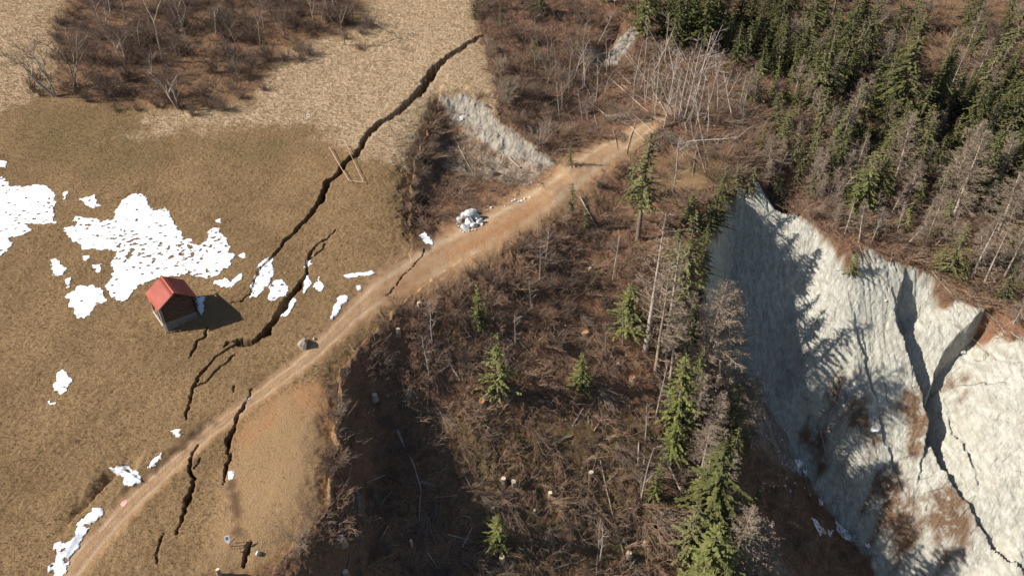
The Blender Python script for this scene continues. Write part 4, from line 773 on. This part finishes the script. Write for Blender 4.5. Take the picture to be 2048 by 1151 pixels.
SN = [
 ([(-60,350),(0,352),(20,372),(45,372),(70,370),(95,372),(110,385),(108,430),(112,446),(75,449),(50,447),(62,460),(45,468),(22,478),(25,490),(10,505),(0,518),(-60,520)], 'big snow patch cut by the left edge of the photo', .4),
 ([(130,455),(150,447),(150,432),(175,435),(210,442),(225,437),(235,410),(255,390),(285,385),(298,405),(305,425),(330,415),(345,430),(350,450),(375,478),(400,490),(415,478),(420,456),(438,458),(470,512),(462,528),(425,558),(398,556),(380,548),(340,556),(318,556),(290,566),(268,580),(255,600),(240,604),(220,595),(212,575),(225,545),(222,520),(235,505),(215,498),(165,500),(150,482),(135,472)], 'largest snow patch, spreading uphill behind the red roofed barn', .62),
 ([(160,398),(190,390),(202,412),(185,418),(172,412)], 'small ragged snow patch above the left part of the largest snow patch', .5),
 ([(100,520),(115,516),(133,540),(127,552),(108,550)], 'small oval snow patch left of the largest snow patch', .15),
 ([(134,592),(150,574),(185,568),(205,580),(215,600),(197,606),(188,620),(165,641),(153,625),(139,610)], 'heart shaped snow patch left of the barn', .2),
 ([(423,565),(450,556),(462,562),(485,545),(486,560),(470,567),(460,578),(440,575)], 'thin broken snow patch above the barn shadow', .5),
 ([(497,598),(505,565),(513,545),(523,522),(545,517),(549,545),(537,572),(515,592)], 'long snow tongue lying in the end of the main fissure', .2),
 ([(535,598),(543,562),(563,557),(578,575),(572,594),(550,601)], 'rounded snow patch between the two fissures', .15),
 ([(563,632),(576,597),(593,597),(590,612),(577,630)], 'narrow snow strip along the right lip of the second fissure', .1),
 ([(682,549),(720,544),(757,545),(730,553),(690,556)], 'pointed white snow streak beside the track', .1),
 ([(625,572),(638,555),(650,577),(640,584)], 'little snow patch right of the second fissure', .5),
 ([(657,640),(668,620),(674,595),(690,588),(702,596),(686,610),(678,627),(664,637)], 'broken string of snow beside the track uphill of the boulder', .5),
 ([(712,572),(722,568),(724,578),(714,582)], 'tiny snow spot under the snow streak by the track', .3),
 ([(105,765),(110,745),(130,738),(142,757),(138,775),(120,790),(108,780)], 'lacy snow patch alone on the lower left meadow', .75),
 ([(96,802),(114,798),(112,808),(100,810)], 'tiny snow scrap below the lacy snow patch', .6),
 ([(390,594),(410,595),(409,606),(404,632),(396,624)], 'blue shaded snow patch against the barn wall', .0),
 ([(218,936),(240,930),(265,936),(284,952),(279,966),(257,976),(246,971),(250,955),(228,948)], 'hooked snow patch on the dark bank beside the track', .3),
 ([(98,1175),(95,1135),(112,1112),(120,1092),(97,1095),(118,1082),(140,1076),(152,1050),(175,1026),(208,1012),(205,1026),(185,1056),(160,1087),(142,1116),(126,1160)], 'long snow strip along the track in the bottom left corner', .35),
 ([(291,936),(305,914),(322,907),(319,920),(300,938)], 'short snow strip at the upper edge of the track bend', .25),
 ([(838,472),(850,465),(868,480),(866,490),(850,489)], 'ragged snow patch at the foot of the hollow above the track', .4),
 ([(478,510),(489,504),(495,514),(485,521)], 'small round snow spot right of the largest snow patch', .1),
 ([(428,440),(442,437),(442,446),(432,446)], 'tiny snow fleck above the right end of the largest snow patch', .2),
 ([(603,595),(606,575),(614,549),(623,566),(612,585)], 'small snow drift in the second fissure', .1),
 ([(610,534),(612,518),(627,511),(624,530)], 'snow crust bridging the forked head of the second fissure', .1),
 ([(-20,318),(14,322),(11,335),(-20,334)], 'small snow scrap at the left edge above the big patch', .3),
 ([(124,386),(136,381),(134,401),(126,402)], 'tiny snow spot right of the patch at the left edge', .2),
 ([(165,512),(181,510),(179,523),(168,523)], 'tiny snow spot under the left arm of the largest snow patch', .2),
 ([(185,530),(202,528),(203,545),(190,545)], 'faint snow scrap in the bay of the largest snow patch', .7),
 ([(130,560),(141,556),(141,580),(132,578)], 'faint snow scrap above the heart shaped snow patch', .7),
 ([(346,862),(360,859),(363,876),(351,877)], 'tiny snow spot above the track bend', .4),
 ([(452,945),(467,943),(467,957),(456,958)], 'tiny white snow lump beside the crack on the grass terrace', .1),
 ([(489,796),(498,795),(497,803),(490,803)], 'tiny snow lump in the crack at the track edge', .0),
 ([(1588,918),(1600,914),(1606,930),(1596,940)], 'bluish snow scrap highest in the dark gully', .2),
 ([(1606,938),(1614,936),(1618,948),(1610,948)], 'tiny bluish snow scrap just below the highest gully snow', .2),
 ([(1622,1033),(1635,1040),(1652,1064),(1640,1072),(1625,1047)], 'bluish snow scrap at the middle of the dark gully', .3),
 ([(1672,1043),(1685,1053),(1710,1082),(1690,1078),(1675,1064)], 'longest bluish snow strip in the dark gully', .2),
 ([(1654,1058),(1667,1060),(1665,1071),(1656,1069)], 'small bluish snow scrap between two gully snow strips', .2),
 ([(1636,994),(1646,1002),(1646,1014),(1638,1010)], 'bluish snow scrap above the middle gully snow', .3),
 ([(1730,1088),(1740,1085),(1742,1098),(1732,1098)], 'lowest bluish snow scrap right of the longest gully snow strip', .2)]
for i, (P, lb, h) in enumerate(SN): snow(P, lb, h, rag=.55 if i in (0,1,4,13,17) else .3, seed=i % 5)

# ---------------------------------------------------------------- rocks
ROCK = bmat('pale_limestone', (.42,.41,.385), (.70,.69,.66), 2.2, None, .9, .6)
CLAYB = bmat('clay_block', (.40,.36,.29), (.62,.58,.48), 1.6, None, .95, .8)
import bmesh
def rockmesh(seed, flat=.8, cuts=13, mat=ROCK):
    r = np.random.default_rng(seed); bm = bmesh.new(); bmesh.ops.create_icosphere(bm, subdivisions=3, radius=1)
    V = np.array([v.co[:] for v in bm.verts])
    for _ in range(cuts):
        n = rv(r); c = .55+.3*r.random(); d = V@n; V -= np.outer(np.maximum(d-c, 0), n)
    V += .05*np.stack([noise(V[:,0]*2+seed, V[:,1]*2+V[:,2]*2, s) for s in range(3)], -1)
    V *= np.array([1, .7+.4*r.random(), flat*(.8+.4*r.random())])
    for v, c in zip(bm.verts, V): v.co = c
    me = bpy.data.meshes.new('rock'); bm.to_mesh(me); bm.free(); me.materials.append(mat); return me
GREYR = bmat('grey_earthy_rock', (.20,.165,.125), (.46,.41,.34), 2.5, None, .9, .7)
RK = [rockmesh(i) for i in range(6)]; CB = [rockmesh(20+i, mat=CLAYB) for i in range(2)]
def rock(px, py, size, label, group=None, lift=.25, me=None, name='boulder', cat='rock', zoff=0):
    o = link(name, me or RK[random.randrange(6)]); p = at1(px, py); o.location = p+Vector((0, 0, size*lift+zoff)); s = size
    o.scale = (s, s, s); o.rotation_euler = (random.gauss(0,.35), random.gauss(0,.35), random.random()*6.28); tag(o, label, cat, group); return o
GP = 'boulders heaped beside the track'
rock(938,446,1.05,'biggest pale boulder at the middle of the heap beside the track',GP); rock(952,436,.95,'pale boulder at the back right of the heap',GP); rock(928,436,.9,'pale boulder at the back left of the heap',GP)
rock(940,438,.9,'topmost pale boulder of the heap beside the track',GP,zoff=1.0); rock(930,456,.8,'round pale boulder at the front of the heap',GP); rock(919,443,.7,'pale boulder at the left end of the heap',GP); rock(958,446,.75,'pale boulder at the right end of the heap',GP); rock(947,426,.7,'white boulder at the rear of the heap',GP,zoff=.2); rock(949,452,.7,'shaded boulder at the front right of the heap',GP)
for (a, b) in [(922,461),(927,464),(933,463),(938,462),(918,452),(914,449),(944,461),(963,440),(964,450),(924,457),(951,460)]: rock(a, b, random.uniform(.18,.36), 'small pale stone at the foot of the boulder heap', 'small stones round the boulder heap', name='stone')
for (a, b) in [(1025,403),(1031,405),(1037,404),(1042,402),(1018,407),(1010,412),(1049,398),(975,420),(982,416),(1060,395),(1030,400)]: rock(a, b, random.uniform(.12,.3), 'white stone on the uphill edge of the track', 'white stones along the track edge', name='stone')
rock(606,690,1.05,'lone grey boulder with a dark shadow on the meadow beside the track',lift=.12,me=rockmesh(31,.75,13,GREYR)); rock(628,677,.22,'small pale stone at the tip of the lone boulder shadow',name='stone')
rock(925,237,.6,'white block lying on the clay face of the hollow',None,.1); rock(921,241,.35,'grey stone beside the white block in the hollow',None,.1,name='stone')
rock(1958,716,1.7,'big clay block standing on the right part of the cliff',None,.3,CB[0],'clay_block'); rock(1925,704,1.0,'smaller clay block left of the big clay block',None,.1,CB[1],'clay_block')
rock(1748,858,1.0,'grey rock stuck in the lower middle of the cliff',None,.1); rock(1694,276,.8,'pale rock in a gap of the right forest',None,.3)
rock(840,170,.4,'earth clod fallen in the upper part of the main fissure',None,.3,CB[1],'clod'); rock(851,162,.35,'earth clod wedged in the main fissure above another clod',None,.4,CB[0],'clod')
for p in in_poly([(1450,700),(1500,720),(1600,860),(1640,980),(1600,1020),(1500,900)], 40, .6): 
    o = link('stone', RK[random.randrange(6)]); s = random.uniform(.12,.38); o.location = Vector(p)+Vector((0,0,s*.2)); o.scale = (s,s,s); o.rotation_euler = (random.random()*6,random.random()*6,0); tag(o, 'grey stone on the shaded scree left of the cliff', 'rock', 'stones on the shaded scree')
for p in in_poly([(1600,500),(1790,560),(1850,900),(1700,1000),(1550,700)], 30, 1.0):
    o = link('stone', CB[random.randrange(2)]); s = random.uniform(.10,.30); o.location = Vector(p)+Vector((0,0,s*.1)); o.scale = (s,s,s); o.rotation_euler = (random.random()*6,random.random()*6,0); tag(o, 'pale lump stuck on the sunlit clay cliff', 'rock', 'lumps on the sunlit cliff')

# ---------------------------------------------------------------- stumps, logs
def stump(px, py, rad, h, label, red=False, group='cut stumps on the clearing'):
    n = 14; r = np.random.default_rng(int(px*7+py)); w = 1+.09*r.normal(size=n); V = []
    tx, ty = r.normal()*.12, r.normal()*.12-.05
    for z, k_ in ((-.35, 1.45), (.12, 1.12), (h, 1.)):
        for i in range(n):
            an = 6.283*i/n; x, y = rad*k_*w[i]*math.cos(an), rad*k_*w[i]*math.sin(an); V.append((x, y, z+(tx*x+ty*y if z == h else 0)))
    F = [[j*n+i, j*n+(i+1) % n, (j+1)*n+(i+1) % n, (j+1)*n+i] for j in range(2) for i in range(n)]
    o = link('tree_stump', npmesh('tree_stump', V, [F], [LOGM], smooth=True)); o.location = at1(px, py); tag(o, label, 'stump', group)
    T = [(x*.97, y*.97, z+.012) for x, y, z in V[2*n:]]+[(0, 0, h+.015)]
    link('cut_face', npmesh('cut_face', T, [[[i, (i+1) % n, n] for i in range(n)]], [CUT_RED if red else CUT]), o)
for a in [(797,668,.30,1.0,'tall pale topped stump nearest the upper bend of the track'),(750,796,.36,.7,'wide pale stump in the big shadow below the terrace'),(963,806,.42,.45,'freshly cut reddish stump below the lone middle spruce',True),(1007,963,.33,.75,'left one of two pale stumps standing side by side'),(1027,970,.36,.9,'right one of two pale stumps standing side by side'),(1100,992,.28,.8,'thin pale stump right of the pair of stumps'),(985,1018,.28,.4,'low pale stump below the pair of stumps'),(1069,1024,.22,.5,'small pale stump above the mossy patch'),(823,1088,.2,.8,'thin pale stump in the bottom shadow'),(1004,1120,.32,.8,'pale stump below the small bottom spruce'),(1182,948,.32,.5,'pale stump beside a long thin log'),(1257,1112,.36,.9,'big pale stump in the mossy ground at the bottom'),(1288,1090,.25,.9,'slim stump uphill of the big bottom stump'),(1322,1030,.32,.5,'pale stump close to the ridge conifers'),(686,1086,.36,.9,'pale stump right behind the white sign below the terrace'),(692,1148,.34,.6,'pale stump at the bottom edge below the white sign'),(1066,526,.25,.5,'small orange stump high on the clearing'),(1064,614,.2,.5,'small white stump in the middle of the clearing'),(838,610,.25,.5,'orange stump below the track in the bushes'),(1170,666,.5,.3,'broad reddish torn stump on the middle right of the clearing',True),(1264,756,.45,.35,'reddish stump at the right side beside the dark hole',True),(1222,717,.25,.5,'small pale stump uphill of the right reddish stump'),(1235,728,.25,.4,'low pale stump next to the right reddish stump'),(1172,430,.25,.5,'weathered stump near the upper end of the clearing'),(1180,540,.25,.5,'brown stump under the dark bushes'),(440,1150,.2,1.1,'round wooden post top at the bottom edge of the terrace')]:
    if 'post top' in a[4]: stump(*a, group=None)
    else: stump(*a)
def log(pts, r0, r1, label, mat=LOGM, group=None, lift=.10, stubs=4, name='fallen_log', cat='log'):
    Q = []
    for (a, b) in zip(pts[:-1], pts[1:]):
        for k_ in range(3): Q.append((a[0]+(b[0]-a[0])*k_/3, a[1]+(b[1]-a[1])*k_/3))
    Q.append(pts[-1]); P = at([q[0] for q in Q], [q[1] for q in Q]); n = len(P)
    lin = np.linspace(P[0], P[-1], n) if len(pts) == 2 else P
    P = lin.copy(); P[:, 2] = np.maximum(z_at(P[:,0], P[:,1]), lin[:, 2] if len(pts) == 2 else -999)+lift+r0*.5
    P += np.random.default_rng(int(pts[0][0])).normal(size=P.shape)*.04
    rr = np.linspace(r0, r1, n); V = []; m = 7; C0 = P[0]
    for i in range(n):
        d = unit(P[min(n-1, i+1)]-P[max(0, i-1)]); u = unit(np.cross(d, (0, 0, 1))); w = np.cross(u, d)
        for q in range(m): an = 6.283*q/m; V.append(P[i]-C0+(u*math.cos(an)+w*math.sin(an))*rr[i])
    F = [[j*m+i, j*m+(i+1) % m, (j+1)*m+(i+1) % m, (j+1)*m+i] for j in range(n-1) for i in range(m)]
    o = link(name, npmesh(name, V, [F], [mat], smooth=True)); o.location = C0; tag(o, label, cat, group)
    e = [[(r0*math.cos(6.283*q/m)*u[0]*1., 0, 0) for q in range(m)]] if False else None
    link('cut_end', npmesh('cut_end', V[:m], [[list(range(m))[::-1][i] for i in (0,1,2)], ] and [[[0, (i+1) % m, (i+2) % m] for i in range(m-2)]], [CUT]), o)
    r = np.random.default_rng(int(pts[0][1])); S_ = []
    for _ in range(stubs):
        i = r.integers(n//3, n); d = rv(r); d[2] = abs(d[2]); q = P[i]-C0; S_.append((q, q+d*(.3+.6*r.random()), max(.02, rr[i]*.35), .012)); S_.append((S_[-1][1], S_[-1][1]+unit(d+rv(r)*.8)*.4, .015, .008))
    if S_: link('branch_stubs', segmesh('branch_stubs', S_, mat), o)
LG = [([(1905,648),(1950,682),(1991,720)],.20,.10,'long pale log lying on the right part of the cliff',POLE),
 ([(1728,500),(1752,540),(1774,572)],.10,.06,'thin dark trunk hanging down the middle top of the cliff',LOGM),([(1718,492),(1742,552)],.10,.06,'thin trunk parallel to the one hanging at the cliff top',LOGM),
 ([(1782,573),(1769,628)],.08,.04,'dark thin stick standing down the sunlit cliff face',LOGM),
 ([(1845,520),(1875,560),(1906,593)],.17,.08,'long trunk overhanging the cliff rim, the lower of two',LOGM),([(1853,524),(1890,565),(1932,606)],.17,.08,'long trunk overhanging the cliff rim, the upper of two',LOGM),
 ([(1930,582),(1960,615),(1993,645)],.13,.06,'trunk lying along the right cliff rim',LOGM),([(1990,640),(2008,665),(2022,692)],.12,.06,'trunk lying at the cliff rim close to the right edge',LOGM),
 ([(2020,665),(2048,690)],.14,.10,'pale broken trunk at the right edge of the photo',POLE),([(1895,548),(1875,575)],.06,.04,'short pale branch above the two overhanging trunks',POLE),
 ([(795,862),(808,890),(830,935),(843,985)],.22,.06,'curved pale trunk lying in the big shadow',POLE),([(898,722),(908,742),(920,762)],.11,.06,'white birch log in the upper clearing',POLE),
 ([(841,970),(840,1042)],.09,.05,'straight pale stick in the bottom shadow',POLE),([(1160,396),(1178,428),(1196,462)],.12,.05,'white leaning trunk beside the ridge near the track',POLE),
 ([(1200,920),(1222,1020),(1252,1130)],.09,.04,'very long thin log running down the lower clearing',LOGM),([(1335,926),(1358,975),(1378,1016)],.17,.09,'thick log pointing downhill beside the ridge conifers',POLE),
 ([(1288,912),(1281,995)],.10,.05,'pale upright log left of the ridge conifers',POLE),([(1277,884),(1275,932)],.10,.07,'short pale log above the upright log',POLE),
 ([(1201,1040),(1197,1090),(1192,1148)],.12,.05,'crooked white log at the bottom of the clearing',POLE),([(1168,816),(1145,852)],.09,.05,'short pale log on the middle of the clearing',POLE),
 ([(1045,600),(1060,572),(1105,545)],.09,.04,'grey branch lying across the upper clearing',LOGM),([(948,824),(970,848),(992,872)],.09,.04,'grey log below the reddish stump',LOGM),([(1034,783),(1012,812),(995,838)],.09,.04,'grey log pointing up beside the middle spruce',LOGM),
 ([(1195,905),(1183,950)],.08,.04,'forked branch beside the pale stump',LOGM),([(1390,905),(1290,872)],.07,.04,'pale cross branch near the ridge conifers',POLE),([(1345,840),(1375,876)],.07,.04,'pale forked branch at the ridge',POLE),
 ([(1197,137),(1245,180),(1297,227)],.16,.07,'longest pale log beyond the end of the track',POLE),([(1273,213),(1235,240),(1200,262)],.10,.05,'dark leaning log crossing below the longest pale log',LOGM),([(1296,146),(1312,180)],.12,.06,'short pale log right of the longest pale log',POLE),
 ([(1100,163),(1125,195),(1152,262)],.10,.05,'thin trunk leaning through the scrub, left one',LOGM),([(1150,130),(1180,190),(1195,260)],.10,.05,'thin trunk leaning through the scrub, right one',POLE),([(1232,205),(1268,245)],.09,.05,'thin reddish trunk under the longest pale log',LOGM),
 ([(1400,228),(1440,236),(1485,250)],.12,.05,'white log lying on the knoll',POLE),([(1465,140),(1438,212)],.12,.05,'white leaning log at the edge of the dark spruces',POLE),([(1500,215),(1560,260)],.08,.04,'grey log on the right flank of the knoll',LOGM),
 ([(908,275),(925,310),(947,350)],.15,.04,'branched grey trunk lying in the hollow',POLE),([(832,315),(850,340),(868,352)],.09,.04,'thin pale trunk at the left side of the hollow',POLE),([(920,366),(926,388)],.09,.05,'short white log at the foot of the hollow',POLE),([(1057,320),(1075,342)],.10,.05,'short pale log at the right end of the hollow',POLE),([(1018,318),(1040,338)],.28,.16,'stout earthy root log in the hollow',LOGM),
 ([(1640,860),(1655,920),(1680,1000)],.13,.05,'dark trunk slid down the lower left edge of the cliff',LOGM),([(1652,870),(1690,990)],.12,.05,'second dark trunk at the lower left edge of the cliff',LOGM),
 ([(458,105),(475,152)],.09,.05,'pale leaning stem at the right end of the thicket',POLE),([(1840,610),(1835,640)],.05,.03,'short stick on the second clay rib',LOGM)]
for L_ in LG: log(*L_)
o = spawn('tree0', 'fallen_tree', at1(742,50), 8.5, 0, sink=-.3); o.rotation_euler = (R(68), R(10), R(28)); tag(o, 'fallen dark bare tree on the straw beside the right end of the thicket', 'fallen tree')
for nm, P, n, lb, gp in (('a', [(720,790),(900,640),(1150,540),(1380,700),(1390,1149),(680,1149)], 55, 'grey log among the felled branches of the clearing', 'logs scattered on the clearing'), ('b', [(1120,110),(1330,100),(1440,160),(1500,230),(1400,330),(1230,270)], 50, 'bleached log in the tangle beyond the end of the track', 'logs beyond the end of the track'), ('c', [(1500,215),(1640,300),(1800,420),(2046,560),(2046,690),(1930,590),(1700,480)], 22, 'grey log lying in the forest above the cliff', 'logs in the forest above the cliff')):
    for q in in_poly(P, n, 1.6):
        x, y = proj(np.array(q)); an = random.random()*6.28; l = random.uniform(18, 55) if nm != 'b' else random.uniform(35, 95); rr = random.uniform(.05, .12) if nm != 'b' else random.uniform(.07, .13)
        b = (float(x)+l*math.cos(an), float(y)+l*.8*math.sin(an))
        if not (30 < b[0] < 2040 and 20 < b[1] < 1149): continue
        log([(float(x), float(y)), b], rr, rr*.4, lb, POLE if random.random() < (.3 if nm == 'a' else .6) else LOGM, gp, stubs=3)
# root plates and clods in the hollow scarp and along the terrace edge are part of the ground

# ---------------------------------------------------------------- signs, stakes, barrier tape
WHITE = NT('white_sign_paint', .5).col((.82,.82,.82)); DARKP = NT('dark_print', .6).col((.17,.165,.165)); STK = bmat('stake_wood', (.40,.22,.13), (.60,.38,.25), 6); REDP = NT('red_tape', .5).col((.62,.10,.10))
def signpost(px, py, h, w, hh, tilt, label, lower=False, face=0.):
    p = at1(px, py); o = empty('warning_sign', p, (0, 0, face)); tag(o, label, 'sign')
    V, F = tubes([(0, 0, -.3)], [(0, 0, h)], [.045], [.04], 8); link('post', npmesh('sign_post', V, [F], [STK]), o)
    pn_ = boxes('panel', [(-w/2, -.02, -hh/2, w/2, .012, hh/2)], WHITE, o); pn_.location = (0, -.06, h-.05); pn_.rotation_euler = (-tilt, 0, 0)
    pi = boxes('pictogram', [(-w*.28, -.0235, -hh*.26, w*.28, -.0215, hh*.30)], DARKP, pn_)
    if lower:
        q = boxes('small_plate', [(-w*.32, -.02, -.16, w*.32, .012, .16)], WHITE, o); q.location = (0, -.06, h-.05-hh*.5-.25); q.rotation_euler = (-tilt, 0, 0)
signpost(460,1092,1.5,.5,.62,.55,'white warning sign with a smaller plate, on the grass terrace by the crack',True,.35)
signpost(684,1087,1.3,.6,.6,.6,'white warning sign with dark print standing below the terrace edge',False,.1)
signpost(618,241,1.0,.5,.6,.3,'small white sign on a post in the straw left of the main fissure',False,.0)
signpost(1228,18,2.6,.55,1.3,.2,'tall narrow white sign at the top edge by the spruces',False,.0)
def stake(px, py, h, label, group=None, lean=(0, 0), mat=STK, rad=.035):
    p = at1(px, py); o = link('stake', segmesh('stake', [((0,0,-.2),(lean[0]*h,lean[1]*h,h),rad,rad*.85)], mat, 6)); o.location = p; tag(o, label, 'stake', group); return p+Vector((lean[0]*h, lean[1]*h, h))
def tape(a, b, label, group, wd=.09, name='barrier_tape'):
    L_ = (b-a).length; n = max(6, int(L_/.22)); V = []; F = []; mi = []
    for i in range(n+1): q = a.lerp(b, i/n)+Vector((0, 0, -.10*math.sin(math.pi*i/n)*min(1, L_/3))); V += [q+Vector((0, .03, wd)), q-Vector((0, .03, wd))]
    for i in range(n): F.append([2*i, 2*i+1, 2*i+3, 2*i+2]); mi.append(i % 2)
    tag(link(name, npmesh(name, V, [F], [TPA, TPB], mi)), label, 'tape', group)
TPA = NT('pink_white_tape', .5).col((.60,.42,.36)); TPB = NT('faded_red_tape', .5).col((.55,.30,.25))
t1 = stake(462,1097,.8,'wooden stake at the left of the small barrier by the crack'); t2 = stake(481,1104,.8,'wooden stake at the middle of the small barrier by the crack'); t3 = stake(495,1114,.8,'wooden stake at the right end of the small barrier by the crack'); t4 = stake(470,1086,.8,'leaning stake with red tape behind the small barrier',None,(.1,.1))
tape(t1, t4, 'red and white tape tied beside the warning sign on the terrace', None); 
G4 = [stake(659,300,.55,'stake at the upper left corner of the taped barrier over the main fissure'), stake(692,292,.55,'stake at the upper right corner of the taped barrier over the main fissure'), stake(698,366,.55,'stake at the lower left corner of the taped barrier over the main fissure'), stake(727,369,.55,'stake at the lower right corner of the taped barrier over the main fissure')]
BT = 'barrier tapes over the main fissure'
tape(G4[0], G4[2], 'pink barrier tape crossing the main fissure on the left', BT, .06); tape(G4[1], G4[3], 'pink barrier tape crossing the main fissure on the right', BT, .05); tape(G4[0], G4[1], 'thin tape closing the upper end of the barrier', BT, .03); tape(G4[2], G4[3], 'thin tape closing the lower end of the barrier', BT, .03)
ins_ = rock(517,1107,.32,'small grey instrument box on the grass right of the barrier',None,.4,me=None,name='instrument_box',cat='instrument')
p = at1(248,1006); o = link('paint_mark', npmesh('paint_mark', [(p.x+.3*math.cos(i*.7)*(1+.3*(i%2)), p.y+.34*math.sin(i*.7)*(1+.2*(i%3)), float(z_at(p.x+.3*math.cos(i*.7), p.y+.34*math.sin(i*.7)))+.03) for i in range(9)]+[(p.x, p.y, p.z+.05)], [[[i, (i+1) % 9, 9] for i in range(9)]], [NT('pink_spray', .6).col((.75,.40,.36))])); tag(o, 'pink spray mark on the track near the bottom left', 'paint mark')
